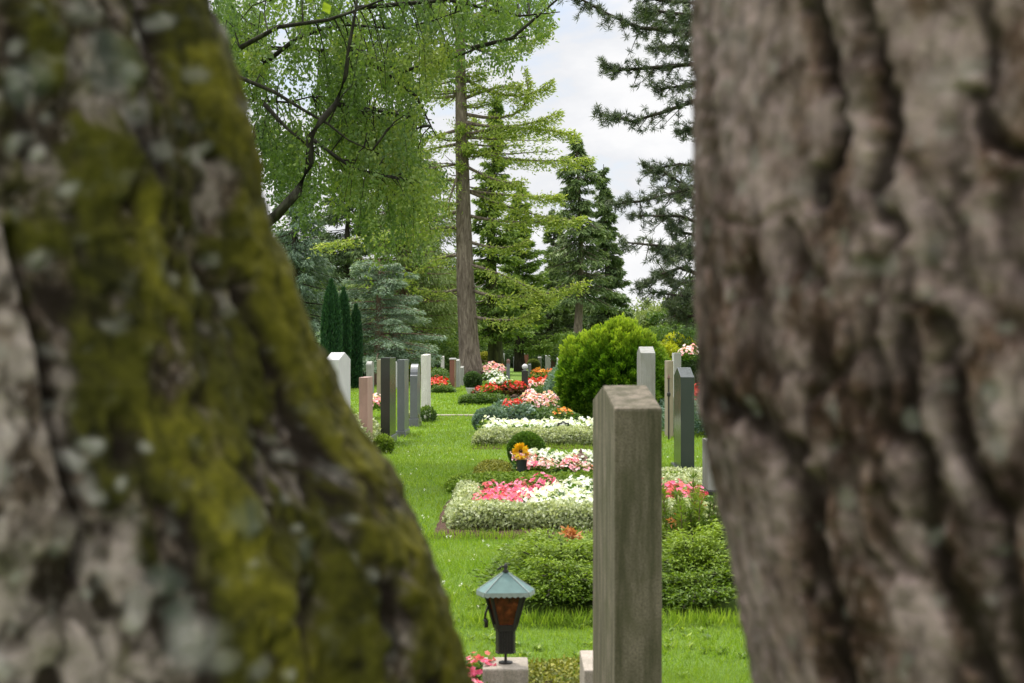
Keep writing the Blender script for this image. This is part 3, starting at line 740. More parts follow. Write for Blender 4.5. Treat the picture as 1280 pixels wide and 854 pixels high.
# ------------------------------------------------------------------ lantern on its block
def hexp(r, k):
    a = 2 * PI * k / 6
    return (r * (1.0 if k % 3 == 0 else .76) * (1 if math.cos(a) > 0 else -1), r * .72 * (0 if k % 3 == 0 else (1 if math.sin(a) > 0 else -1)))
def hexl(g, prof):
    vs = [(*hexp(r, k), z) for (r, z) in prof for k in range(6)]; n = len(prof)
    fs = [(i * 6 + k, i * 6 + (k + 1) % 6, (i + 1) * 6 + (k + 1) % 6, (i + 1) * 6 + k) for i in range(n - 1) for k in range(6)]
    g.add(vs, fs + [(5, 4, 3, 2, 1, 0), tuple((n - 1) * 6 + k for k in range(6))])
def copper_lantern():
    d = 6.0; s = d / F
    x = gx(632, d); zt = gz(829, d)
    b = empty('stone_block', (x - .0, d, 0)); tag(b, 'pale sandstone block carrying the green roofed grave lantern', 'plinth stone')
    g = Geo(); g.box(-.095, .095, -.11, .12, -.06, zt); o = g.build('block', M['st_plinth'], b, bevel=.008)
    root = empty('grave_lantern', (x, d, zt), math.radians(4))
    tag(root, 'copper grave lantern with six sided green roof and amber panes on a short rod', 'grave lantern')
    g = Geo(); g.tube([(0, 0, -.003), (0, 0, .05)], .006, 8); g.lathe([(.03, .001), (.03, .006), (.008, .01)], 14); g.build('rod', M['iron'], root)
    g = Geo(); hexl(g, [(.044, .045), (.044, .05), (.042, .052), (.042, .138), (.048, .14), (.048, .15)])
    for k in range(12):
        q = -.028 + .0112 * (k % 6); sn = -1 if k < 6 else 1
        g.tube([(q, sn * .0305, .052), (q, sn * .0305, .138)], .003, 5)
    g.build('socket', M['iron'], root)
    # tapering glazed body
    z0, z1, r0, r1 = .152, .292, .044, .084
    g = Geo(); hexl(g, [(r0 - .004, z0), (r1 - .004, z1)]); g.build('pane', M['amber'], root)
    for k in range(6):
        a = 2 * PI * k / 6; c, sn = math.cos(a), math.sin(a)
        g = Geo(); g.tube([(*hexp(r0, k), z0), (*hexp(r1, k), z1)], .008, 5); g.build('frame_bar', M['iron'], root)
    g = Geo(); hexl(g, [(r0 + .006, z0 - .002), (r0 + .008, z0 + .014), (r0 - .004, z0 + .015)]); g.build('lower_rim', M['iron'], root)
    # roof, six panels with pale rim and scallops
    zr = .292
    g = Geo(); R = .122
    hexl(g, [(R, zr + .014), (R, zr + .018), (.018, zr + .086), (.014, zr + .092)])
    rf = g.build('roof', M['verdigris'], root)
    g = Geo()
    for k in range(6):
        a = 2 * PI * k / 6; c, sn = math.cos(a), math.sin(a)
        g.tube([(*hexp(R, k), zr + .018), (*hexp(.016, k), zr + .089)], .0025, 5)
        a2 = a + PI / 3
        p0 = Vector((*hexp(R, k), 0)); p1 = Vector((*hexp(R, (k + 1) % 6), 0))
        for j in range(8):
            q0 = p0.lerp(p1, j / 8); q1 = p0.lerp(p1, (j + 1) / 8); n = ((p0 + p1) / 2).normalized() * .002
            pts = [(q0.x, q0.y, zr + .018)]
            for t in range(6):
                q = q0.lerp(q1, t / 5); pts.append((q.x, q.y, zr + .004 - .006 * math.sin(PI * t / 5)))
            pts.append((q1.x, q1.y, zr + .018))
            vs = [(p[0] + n.x, p[1] + n.y, p[2]) for p in pts] + [(p[0] - n.x * 0, p[1] - n.y * 0, p[2]) for p in pts]
            m_ = len(pts)
            g.add(vs, [tuple(range(m_)), tuple(range(2 * m_ - 1, m_ - 1, -1))] + [(i, i + 1, m_ + i + 1, m_ + i) for i in range(m_ - 1)])
    g.build('roof_trim', M['verdigris_pale'], rf)
    g = Geo(); g.lathe([(.012, zr + .088), (.014, zr + .097), (.006, zr + .104), (.011, zr + .115), (.002, zr + .13)], 10)
    g.tube([(0, 0, zr + .112), (-.012, 0, zr + .118), (-.028, 0, zr + .108), (-.034, 0, zr + .1)], .0035, 5)
    g.tube([(0, 0, zr + .122), (.012, 0, zr + .128), (.016, .0, zr + .118)], .003, 5)
    g.build('finial', M['iron'], root, smooth=True)
    # little door latch hanging at the left side
    g = Geo(); g.tube([(-.07, 0, .25), (-.085, -.01, .215), (-.088, -.012, .19)], .005, 5)
    g.tube([(-.088, -.012, .19), (-.082, -.012, .178), (-.082, -.012, .155)], .009, 6)
    g.build('latch', M['iron'], root, smooth=True)
copper_lantern()
o = empty('stone_block', (gx(741, 5.3), 5.3, 0)); tag(o, 'small pale corner block tucked against the near stele', 'kerb stone')
g = Geo(); g.box(-.035, .1, -.05, .3, -.05, gz(834, 5.3)); g.build('block', M['st_plinth'], o, bevel=.008)

def small_lantern(x, y, z, label, w=.09, h=.15, style='frame', candle='candle'):
    root = empty('grave_light', (x, y, z)); tag(root, label, 'grave light')
    if style == 'frame':
        g = Geo(); g.box(-w / 2, w / 2, -w / 2, w / 2, 0, .012)
        for sx in (-1, 1):
            for sy in (-1, 1):
                g.box(sx * w / 2 - .008, sx * w / 2 + .008, sy * w / 2 - .008, sy * w / 2 + .008, .013, h - .02)
        g.build('frame', M['iron'], root)
        g = Geo(); g.box(-w / 2 - .012, w / 2 + .012, -w / 2 - .012, w / 2 + .012, h - .019, h); g.lathe([(w * .4, h + .001), (w * .1, h + .03)], 4, rot=PI / 4); g.build('roof', M['iron'], root)
    else:
        g = Geo(); g.lathe([(w * .5, 0), (w * .5, .015), (w * .35, .03), (w * .42, h * .5)], 6); g.build('body', M['iron_rust'], root)
        g = Geo(); g.lathe([(w * .8, h * .5 + .001), (w * .55, h * .66), (w * .12, h * .85), (w * .14, h * .9), (.003, h * 1.05)], 6); g.build('roof', M['iron_rust'], root)
    g = Geo(); g.lathe([(w * .25, .013), (w * .25, h * .48)], 12); g.build('candle', M[candle], root)
small_lantern(gx(704, 22.6), 22.6, .06, 'small black square lantern with a candle in the white begonias', .16, .26)
small_lantern(gx(726, 17.0), 17.0, .03, 'low rusty roofed grave light at the edge of the pale begonias', .15, .28, 'roofed')
small_lantern(gx(633, 28.0), 28.0, .0, 'dark brown grave light among blue green foliage', .2, .3, 'roofed')

# ------------------------------------------------------------------ grave planting
def mass(name, label, cat, x0, x1, y0, y1, h, mat, n, L, W, lump=.35, up=.6, seed=0, kind=None, group=None, rnd=.3, tone_b=0):
    """low clipped or creeping planting over a rectangle"""
    o = empty(name, ((x0 + x1) / 2, y0, 0)) if False else None
    A = np.stack([rng.uniform(x0, x1, n), rng.uniform(y0, y1, n)], 1)
    wx, wy = (x1 - x0), (y1 - y0)
    ex = np.minimum(A[:, 0] - x0, x1 - A[:, 0]); ey = np.minimum(A[:, 1] - y0, y1 - A[:, 1])
    e = np.clip(np.minimum(ex, ey) / (rnd * min(wx, wy) + 1e-6), 0, 1)
    dome = np.sqrt(np.clip(1 - (1 - e) ** 2, 0, 1)) * .75 + .25
    nz = fbm(np.stack([A[:, 0] * 5, A[:, 1] * 5, np.full(n, seed * 3.1)], 1), seed, 3)
    top = h * dome * (1 - lump + 2 * lump * nz)
    f = rng.random(n) ** .45
    z = top * f + zgr(A[:, 0], A[:, 1])
    jit = (fbm(np.stack([A[:, 0] * 3, A[:, 1] * 3, z * 3], 1), seed + 9, 2) - .5) * .12
    P = np.stack([A[:, 0] + jit, A[:, 1] + jit, z], 1)
    D = rand_dirs(n); D[:, 2] = np.abs(D[:, 2]) * up + .1
    Nn = rand_dirs(n); Nn[:, 2] = np.abs(Nn[:, 2]) + .6
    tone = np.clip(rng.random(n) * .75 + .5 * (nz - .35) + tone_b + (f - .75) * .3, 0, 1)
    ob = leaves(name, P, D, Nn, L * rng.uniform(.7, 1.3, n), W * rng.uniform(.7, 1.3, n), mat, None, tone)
    return tag(ob, label, cat, group, kind)

def plant_proto(kind, leafm, petm, R=.13, h=.2, nf=46, nl=150, fs=.042):
    lo = None
    a = rng.uniform(0, 2 * PI, nl); r = R * np.sqrt(rng.random(nl)) * 1.05
    z = h * (.25 + .55 * rng.random(nl)) * np.sqrt(np.clip(1.15 - (r / R) ** 2 * .8, .1, 1))
    P = np.stack([r * np.cos(a), r * np.sin(a), z], 1)
    D = np.stack([np.cos(a), np.sin(a), rng.uniform(-.2, .7, nl)], 1) + rand_dirs(nl) * .5
    Nn = rand_dirs(nl); Nn[:, 2] = abs(Nn[:, 2]) + .8
    LV = leaf_geo(P, D, Nn, .06 * rng.uniform(.6, 1.2, nl), .045, .1)
    a = rng.uniform(0, 2 * PI, nf); r = R * np.sqrt(rng.random(nf))
    z = h * (.62 + .42 * rng.random(nf)) * np.sqrt(np.clip(1.2 - (r / R) ** 2 * .75, .1, 1.2))
    C = np.stack([r * np.cos(a), r * np.sin(a), z], 1)
    ax = np.stack([np.cos(a) * r / R, np.sin(a) * r / R, np.full(nf, .8)], 1) + rand_dirs(nf) * .45
    ax = norm(ax); t1 = norm(np.cross(ax, rand_dirs(nf))); t2 = np.cross(ax, t1)
    PP = []; DD = []; NN = []; TT = []
    tb = rng.random(nf)
    for k in range(5):
        an = 2 * PI * k / 5
        dd = t1 * math.cos(an) + t2 * math.sin(an) + ax * .35
        PP.append(C); DD.append(dd); NN.append(ax); TT.append(np.clip(tb + rng.uniform(-.2, .2, nf), 0, 1))
    FV = leaf_geo(np.concatenate(PP), np.concatenate(DD), np.concatenate(NN), fs * .6, fs * .55, .1)
    def mk(nm, G_, mat, tone):
        me_o = raw_mesh(nm, *G_, mat, None, attrs={'tone': ('FACE', tone)}); me = me_o.data
        ALLOBJ.remove(me_o); bpy.data.objects.remove(me_o); return me
    return mk('leaves', LV, leafm, rng.random(nl)), mk('flowers', FV, petm, np.concatenate(TT))

PROTO = {}
for nm, lm, pm, kw in (('pink', 'beg_leaf', 'petal_pink', {}), ('white', 'beg_leaf', 'petal_white', {}), ('pale', 'beg_leaf', 'petal_pale', {}), ('red', 'bronze_leaf', 'petal_red', {}), ('orange', 'beg_leaf', 'petal_orange', dict(nf=30)), ('yellow', 'beg_leaf', 'petal_yellow', dict(nf=25)), ('redgreen', 'beg_leaf', 'petal_red', {})):
    PROTO[nm] = [plant_proto(nm, M[lm], M[pm], **kw) for _ in range(3)]

def plants(color, label, pts, group, s=1.0, name='begonia', cat='flowering plant', z=.03):
    for (x, y) in pts:
        lv, fl = random.choice(PROTO[color])
        root = empty(name, (x, y, z), random.uniform(0, 6.28)); k = s * random.uniform(.85, 1.15)
        root.scale = (k, k, k * random.uniform(.85, 1.15))
        tag(root, label, cat, group)
        link(bpy.data.objects.new('leaves', lv), root); link(bpy.data.objects.new('flowers', fl), root)

def grid(u0, u1, y0, y1, dx, dy, jit=.04, x=None):
    pts = []; row = 0; y = y0
    while y <= y1 + 1e-6:
        xa, xb = (x if x else (gx(u0, y), gx(u1, y)))
        xx = xa + (dx / 2 if row % 2 else 0)
        while xx <= xb + 1e-6:
            pts.append((xx + random.uniform(-jit, jit), y + random.uniform(-jit, jit))); xx += dx
        y += dy; row += 1
    return pts

# near grave: mossy cover, pink flowers
bed_soil(-.32, .45, 4.5, 6.6, .02)
mass('moss', 'yellow green mossy cover between the two pale blocks', 'ground cover', -.02, .36, 5.2, 6.65, .11, M['moss_cover'], 5200, .022, .014, kind='stuff', seed=2)
plants('pink', 'bright pink flowering plant left of the lantern block at the bottom edge', [(-.19, 5.75), (-.13, 6.0), (-.235, 5.95)], 'pink flowers beside the lantern block', .62, z=.10)
mass('creeping_plant', 'small leafy edging plant under the lantern block pink flowers', 'ground cover', -.34, -.04, 5.5, 6.6, .13, M['cover'], 1800, .03, .02, seed=3, kind='stuff')

# spreading juniper pair
def juniper(label, x0, x1, y0, y1, h, n, seed, mat='juniper'):
    root = empty('spreading_juniper', ((x0 + x1) / 2, (y0 + y1) / 2, 0)); tag(root, label, 'shrub')
    ox, oy = (x0 + x1) / 2, (y0 + y1) / 2
    rx, ry = (x1 - x0) / 2, (y1 - y0) / 2
    g = Geo(); PP = []; DD = []; TT = []
    rd = random.Random(seed)
    for i in range(150):
        a = rd.uniform(0, 2 * PI); rr = math.sqrt(rd.random())
        ex, ey = rx * rr * math.cos(a), ry * rr * math.sin(a)
        ex *= rd.uniform(.8, 1.12); ey *= rd.uniform(.85, 1.1)
        hz = h * (1.02 - .5 * rr ** 2.5) * rd.uniform(.5, 1.15) * (.6 + .8 * vnoise(np.array([ex * 3.5 + 5, ey * 2.5, seed]), seed)) * (1 + .22 * ex / rx)
        mid = (ex * .5, ey * .5, hz * .75)
        p0, p1, p2 = np.array((ex * .1, ey * .1, .02)), np.array(mid), np.array((ex, ey, hz))
        g.tube([p0, p1, p2], [.012, .007, .003], 4)
        m = n // 150
        t = rng.uniform(.35, 1.0, m)[:, None]
        c = (1 - t) ** 2 * p0 + 2 * t * (1 - t) * p1 + t * t * p2
        out = np.array((math.cos(a), math.sin(a), .15))
        side = np.array((-math.sin(a), math.cos(a), 0))
        w = rng.uniform(-1, 1, m)[:, None]
        c = c + side * w * .13 + rng.normal(size=(m, 3)) * np.array([.02, .02, .022]) - out * np.abs(w) * .06
        dd = out + side * np.sign(w) * .7 + rng.normal(size=(m, 3)) * .35
        PP.append(c); DD.append(dd); TT.append(np.clip(t[:, 0] * .9 - .25 + rng.uniform(-.15, .3, m) + (hz / h - .8) * .5, 0, 1))
    P = np.concatenate(PP); P[:, 2] = np.maximum(P[:, 2], .01)
    g.build('branches', M['bark_dark'], root)
    Nn = rand_dirs(len(P)); Nn[:, 2] += 1.2
    leaves('foliage', P, np.concatenate(DD), Nn, rng.uniform(.022, .045, len(P)), .011, M[mat], root, np.concatenate(TT))
    return root
juniper('low spreading yellow green juniper behind the copper lantern', -.24, .86, 7.85, 9.9, .30, 60000, 1)
juniper('low dense juniper right of the near stele with paler tips', .72, 1.55, 7.95, 9.7, .29, 45000, 2)
BEDS += [(-.1, 1.45, 8.0, 9.7)]
d_ = 9.0
P = np.array([gx(714, d_), d_, .36]) + rng.normal(size=(60, 3)) * np.array([.022, .02, .012])
tag(leaves('dry_twig', P, rand_dirs(60), rand_dirs(60), .045, .02, M['dry_leaf']), 'rusty orange dried shoot lying on top of the juniper', 'dry twig')
# sparse dwarf pine at right
def dwarf_pine(x, y):
    root = empty('dwarf_pine', (x, y, 0)); tag(root, 'loose dwarf pine with upright twigs above the right juniper', 'shrub')
    g = Geo(); PP = []; DD = []; TT = []
    for i in range(60):
        a = random.uniform(0, 2 * PI); r = random.uniform(.05, .46) ; z = random.uniform(.25, .62) * (1.15 - r)
        tip = np.array((r * math.cos(a), r * math.sin(a), z)); md = tip * np.array((.75, .75, .35))
        g.tube([(0, 0, .02), md, tip], [.009, .006, .003], 5)
        tn = random.uniform(0, .7)
        for t in np.linspace(.45, 1.0, 5):
            c = md * (1 - t) + tip * t
            m = 26; dirs = norm(rand_dirs(m) * .8 + norm((tip - md)[None, :]) * .7); PP.append(np.repeat(c[None, :], m, 0)); DD.append(dirs); TT.append(np.clip(tn + rng.random(m) * .4, 0, 1))
    g.build('stems', M['bark_red'], root)
    P = np.concatenate(PP); leaves('needles', P, np.concatenate(DD), rand_dirs(len(P)), rng.uniform(.04, .07, len(P)), .006, M['juniper'], root, np.concatenate(TT), bend=.03)
    C = np.array([[.06, -.1, .53], [-.12, -.2, .40]]); P = np.repeat(C, 40, 0) + rng.normal(size=(80, 3)) * .02
    leaves('dry_shoots', P, rand_dirs(80), rand_dirs(80), .03, .01, M['dry_leaf'], root)
dwarf_pine(gx(862, 9.5), 9.5)
dwarf2 = None

# second bed
bed_soil(-.68, 1.95, 11.35, 14.1, .05)
mass('edging_hedge', 'cream variegated edging hedge along the front of the bed of pink and white begonias', 'hedge', -.53, 1.95, 11.5, 12.05, .235, M['variegated'], 24000, .032, .022, seed=4, up=1)
mass('edging_hedge', 'short cream variegated hedge closing the left end of the pink begonia bed', 'hedge', -.56, -.26, 12.0, 14.0, .20, M['variegated'], 12000, .032, .022, seed=5, up=1)
plants('pink', 'deep pink begonia in the bed behind the juniper, left half', grid(604, 655, 12.25, 13.1, .17, .2) + grid(612, 690, 13.3, 13.8, .17, .2), 'pink begonias of the front flower bed', 1.05)
plants('white', 'white begonia right of the deep pink ones in the front bed', grid(664, 742, 12.2, 13.1, .17, .2) + grid(695, 742, 13.3, 13.8, .17, .22), 'white begonias of the front flower bed', 1.08)
plants('pink', 'pink begonia showing right of the near stele', grid(826, 862, 12.6, 13.4, .17, .25), 'pink begonias right of the near stele', 1.15)
plants('white', 'stray white begonia at the foot of the pink ones beside the hedge', [(gx(638, 12.1), 12.1)], None, .5)
# third bed
bed_soil(-.38, 1.9, 14.9, 18.0, .03)
mass('ground_cover', 'glossy green creeping cover behind the pink and white begonias', 'ground cover', -.68, 1.95, 14.7, 15.7, .15, M['cover'], 26000, .035, .024, seed=6, kind='stuff')
mass('ground_cover', 'lime green cushion left of the flower vase', 'ground cover', -.42, .0, 15.9, 17.8, .12, M['moss_cover'], 9000, .028, .02, seed=7, kind='stuff')
plants('pale', 'pale pink begonia in the bed beside the vase', grid(664, 735, 16.3, 16.6, .2, .2), 'pale pink begonias by the vase', 1.1)
plants('white', 'white begonia behind the pale pink ones by the vase', grid(660, 745, 16.9, 17.6, .2, .2), 'white begonias by the vase', 1.15)
plants('pink', 'single deeper pink begonia among the pale ones by the vase', [(gx(714, 16.5), 16.45), (gx(664, 16.4), 16.3)], 'deeper pink begonias by the vase', .95)

def ball_bush(name, label, x, y, r, mat, n, L, W, zc=None, sq=1.0, lump=.12, pot=None, seed=0, core=False, base_z=0.0, cat='shrub', yup=.0):
    root = empty(name, (x, y, base_z)); tag(root, label, cat)
    zc = r * sq * .95 if zc is None else zc
    dirs = rand_dirs(n)
    lm = 1 + lump * 2 * (fbm(dirs * 2.2 + seed * 7.7, seed, 3) - .5) + lump * .9 * (fbm(dirs * 7 + seed, seed + 3, 2) - .5)
    rad = r * lm * (1 - .4 * rng.random(n) ** 2.2)
    P = dirs * rad[:, None]; P[:, 2] = P[:, 2] * sq + zc
    keep = P[:, 2] > .01; P = P[keep]; dirs = dirs[keep]; n = len(P)
    D = dirs + rand_dirs(n) * .8; D[:, 2] += yup
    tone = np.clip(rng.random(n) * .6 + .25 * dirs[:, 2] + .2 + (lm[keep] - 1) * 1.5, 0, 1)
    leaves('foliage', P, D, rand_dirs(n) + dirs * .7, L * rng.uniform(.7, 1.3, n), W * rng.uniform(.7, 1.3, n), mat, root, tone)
    g = Geo(); g.tube([(0, 0, -.02), (0, 0, zc)], [r * .08, r * .05], 6); g.build('stem', M['bark_dark'], root)
    return root
ball_bush('box_ball', 'small clipped round green bush behind the flower vase', gx(658, 18.0), 18.0, .23, M['ball_dark'], 9000, .03, .02, lump=.03, seed=3)

def vase(x, y, z):
    root = empty('flower_vase', (x, y, z)); tag(root, 'black cone vase holding a sunflower and pink blooms', 'vase')
    g = Geo(); g.lathe([(.03, 0), (.045, .01), (.062, .17), (.068, .175), (.06, .178), (.03, .12)], 20); g.build('vase_body', M['pot_black'], root, smooth=True)
    g = Geo(); pp = [(-.02, -.02, .3), (.03, .0, .26), (-.05, .0, .25), (.0, .03, .24)]
    for p in pp: g.tube([(0, 0, .1), p], .004, 5)
    g.build('stems', M['pot_black'], root)
    n = 90; C = np.array([-.01, -.03, .27]); ang = rng.uniform(0, 2 * PI, n)
    D = np.stack([np.cos(ang), np.full(n, -.35) + rng.normal(size=n) * .25, np.sin(ang)], 1)
    leaves('sunflower', np.repeat(C[None], n, 0) + D * .02, D, np.repeat(np.array([[0, -1., .1]]), n, 0), .085, .035, M['petal_yellow'], root)
    g = Geo(); g.lathe([(.001, 0), (.018, .002), (.022, .008), (.008, .016)], 12, (0, 0, 0)); o = g.build('sunflower_centre', M['seed'], root); o.location = (-.01, -.04, .27); o.rotation_euler = (math.radians(80), 0, 0)
    n = 260; P = np.array([0, 0, .22]) + rng.normal(size=(n, 3)) * np.array([.05, .04, .02])
    leaves('pink_blooms', P, rand_dirs(n), rand_dirs(n), .03, .024, M['petal_pale'], root)
vase(gx(652, 15.9), 15.9, .10)
root = empty('stepping_stone', (gx(643, 15.9), 15.85, .06)); tag(root, 'flat grey stone slab lying left of the flower vase', 'stone slab')
g = Geo(); g.lathe([(.17, .0), (.18, .02), (.17, .045), (.15, .05)], 9); g.build('slab', M['st_midgrey'], root, bevel=.004); root.scale = (1, .7, 1)

# fourth bed
bed_soil(-.62, 1.5, 21.3, 24.6, .04)
mass('edging_hedge', 'cream variegated edging hedge in front of the white begonias with the black lantern', 'hedge', -.6, 1.5, 21.45, 22.3, .27, M['variegated'], 22000, .038, .027, seed=8, up=1)
plants('white', 'white begonia in the bed with the small black lantern', grid(614, 748, 22.6, 24.2, .24, .3), 'white begonias around the black lantern', 1.35)
plants('yellow', 'small yellow bloom right of the black lantern', [(gx(722, 22.5), 22.5)], None, .6)
ball_bush('sage_bush', 'grey green low shrub at the left end of the white begonia bed', gx(613, 25.2), 25.2, .3, M['blue_leaf'], 4500, .05, .03, sq=.75, seed=4)
# fifth bed
bed_soil(-.5, 1.2, 25.8, 32, .03)
mass('blue_green_shrub', 'blue green leafy perennial mass behind the white begonias', 'shrub', -.45, .5, 27, 31, .35, M['blue_leaf'], 9000, .07, .045, seed=9)
mass('mixed_perennials', 'low mixed green and bronze perennials under the pink flowers', 'shrub', .25, 1.35, 27, 31, .3, M['shrub_mid'], 8000, .06, .04, seed=10)
plants('red', 'scarlet flower among blue green foliage left of the pink ones', grid(636, 650, 27.6, 28.4, .22, .4), 'scarlet flowers in the blue green foliage', 1.5, z=.12)
plants('pale', 'rose pink flowering plant in front of the round thuja', grid(666, 698, 28.2, 30.6, .3, .6), 'rose pink flowers left of the thuja', 1.9, z=.12)
plants('orange', 'orange flower on the right edge beside the thuja', [(gx(704, 27), 27), (gx(650, 29), 29)], 'orange flowers between the pink and scarlet ones', 1.4, z=.1)
# sixth
mass('low_hedge', 'low dark green box hedge across the lawn in front of the flower bowl', 'hedge', gx(573, 36.8), gx(634, 36.8), 36.8, 37.7, .24, M['shrub_mid'], 9000, .05, .035, seed=11)
mass('low_hedge', 'mixed green edging right of the box hedge', 'hedge', gx(636, 34), gx(706, 34), 33.5, 35.5, .25, M['blue_leaf'], 8000, .06, .04, seed=12)
bed_soil(gx(636, 40), gx(700, 40), 39, 47, .03)
mass('low_hedge', 'low green edging in front of the red and pink flower strip', 'hedge', gx(661, 44), gx(699, 44), 43.6, 44.6, .22, M['shrub_mid'], 5000, .06, .04, seed=13)
plants('redgreen', 'red flower in the long strip right of the ball topped stele', grid(664, 698, 45.2, 46.4, .34, .5), 'red flowers right of the ball topped stele', 2.0)
plants('pale', 'pale flower in the strip right of the ball topped stele', grid(664, 690, 44.9, 45.0, .45, .5), 'pale flowers in front of the red strip', 1.6)
plants('red', 'dark red and bronze plant left of the ball topped stele', grid(638, 651, 41.5, 42.6, .3, .5), 'bronze leaved plants by the ball topped stele', 1.9)
plants('yellow', 'yellow flower beside the bronze leaved plants', [(gx(640, 43.5), 43.5)], None, 1.6)

def bowl(x, y, label, r=.28, mat='pot_grey', h=.28):
    root = empty('planter', (x, y, 0)); tag(root, label, 'planter')
    g = Geo(); g.lathe([(r * .6, 0), (r * .62, .03), (r * .9, h * .8), (r, h), (r * .93, h), (r * .8, h * .8)], 18); g.build('bowl', M[mat], root, smooth=True)
    g = Geo(); g.lathe([(r * .1, h * .75), (r * .84, h * .84)], 18); g.build('earth', M['soil'], root)
    return root
bowl(gx(625, 42), 42, 'grey planter bowl of white flowers in the middle of the lawn rows')
plants('white', 'white flowers spilling from the grey planter bowl', [(gx(625, 42) + a, 42 + b) for a, b in ((0, 0), (-.2, 0), (.2, .05), (-.1, -.15), (.12, -.14))], 'white flowers in the grey planter', 1.7, z=.22)
plants('redgreen', 'red flower standing left below the grey planter bowl', [(gx(u, 41.4), 41.4) for u in (609, 614, 619)], 'red flowers below the grey planter', 1.7)
bowl(gx(591, 43), 43, 'grey pot with a round dark shrub on the lawn', .22)
ball_bush('potted_shrub', 'round dark green shrub growing in the grey pot near the big trunk', gx(591, 43), 43, .25, M['shrub_dark'], 3000, .06, .04, base_z=.25, seed=6)
plants('red', 'red flower to the right of the potted round shrub', [(gx(598, 42), 42)], None, 1.3)
# farther flowers
plants('pale', 'pink flower in the far bed right of the big trunk', grid(609, 628, 62, 66, .5, 1.2), 'pink flowers right of the big trunk', 3.0)
plants('white', 'white flower in the far bed right of the big trunk', grid(612, 626, 59.5, 60.5, .4, .8), 'white flowers right of the big trunk', 2.2)
mass('low_hedge', 'low green hedge under the far white flowers', 'hedge', gx(610, 56), gx(636, 56), 56, 57.5, .25, M['blue_leaf'], 3500, .08, .05, seed=15)
plants('orange', 'orange flower in the far bed left of the round thuja', grid(674, 690, 58, 60, .5, 1), 'orange flowers left of the round thuja', 2.6)
ball_bush('pale_shrub', 'pale green ball shrub in front of the far stones', gx(667, 86), 86, .36, M['shrub_pale'], 3500, .09, .06, seed=8)
bs = bpy.data.objects[-1] if False else None
mass('rose_shrub', 'loose green shrub with small pale roses beside the round thuja', 'shrub', gx(684, 40), gx(712, 40), 38, 42, .85, M['blue_leaf'], 8000, .08, .05, seed=16, rnd=.5)
# left graves
mass('grave_planting', 'leafy green planting between the pink and black stelae', 'shrub', gx(425, 22), gx(474, 22), 19.6, 22.5, .45, M['variegated'], 9000, .05, .035, seed=17, rnd=.5)
mass('grave_planting', 'green planting between the trunk and the pink stele', 'shrub', -3.2, -2.1, 15, 19, .35, M['shrub_mid'], 9000, .05, .035, seed=18)
plants('pale', 'pink flower showing behind the pink stele', [(gx(468, 30), 30), (gx(472, 30.3), 30.3), (gx(470, 29.7), 29.7)], 'pink flowers behind the pink stele', 1.5, z=.15)
ball_bush('leafy_clump', 'small bright leafy clump at the foot of the black stele', gx(478, 20.2), 20.4, .13, M['cover'], 1500, .045, .03, seed=9)
ball_bush('leafy_clump', 'tiny grey leafed clump at the foot of the stepped headstone', gx(516, 27.5), 27.3, .14, M['variegated'], 900, .05, .03, seed=10)
ball_bush('leafy_clump', 'small leafy clump at the foot of the cream marble slab', gx(534, 28.5), 28.6, .16, M['shrub_mid'], 900, .05, .03, seed=12)
mass('low_hedge', 'low hedge of the far left grave by the red granite stele', 'hedge', gx(540, 46), gx(568, 46), 45.8, 46.8, .2, M['shrub_mid'], 5000, .06, .04, seed=19)
plants('redgreen', 'red flower left of the red granite stele', grid(541, 560, 47.5, 49, .36, .5), 'red flowers left of the red granite stele', 1.9)
mass('low_hedge', 'green planting behind the far left red flowers', 'hedge', gx(538, 52), gx(562, 52), 50.5, 53, .6, M['shrub_mid'], 6000, .08, .05, seed=20)
# right graves
mass('ground_cover', 'pale variegated cover right of the near stele toward the trunk', 'ground cover', 1.25, 2.3, 14.3, 16.4, .17, M['variegated'], 12000, .034, .024, seed=21, kind='stuff')
plants('redgreen', 'red flower between the green black stele and the trunk', [(gx(u, d), d) for u, d in ((872, 30), (876, 30.4), (869, 30.6), (873, 29.6))], 'red flowers by the right hand trunk', 2.0, z=.2)
mass('grave_planting', 'grey green bushy planting behind the green black stele', 'shrub', gx(826, 26), gx(885, 26), 24, 28, .5, M['blue_leaf'], 10000, .06, .04, seed=22, rnd=.5)
ball_bush('dark_shrub', 'dark evergreen shrub between the stelae and the right trunk', gx(864, 42), 42, .62, M['shrub_dark'], 7000, .07, .05, seed=13, zc=.75)
plants('pale', 'pink hydrangea bloom above the dark shrub', [(gx(858, 41), 41), (gx(863, 41), 41.2)], 'pink hydrangeas above the dark shrub', 2.2, z=1.05)
# thin metal stake
root = empty('plant_stake', (gx(836, 23), 23, 0)); tag(root, 'thin dark metal stake standing left of the green black stele', 'stake')
g = Geo(); g.tube([(0, 0, -.05), (0, 0, 1.0)], .012, 8); g.lathe([(.012, .72), (.03, .74), (.03, .78), (.012, .8)], 8); g.build('rod', M['iron'], root)
g = Geo(); g.lathe([(.013, 1.0), (.028, 1.02), (.02, 1.05), (.003, 1.09)], 8); g.build('tip', M['iron_rust'], root)

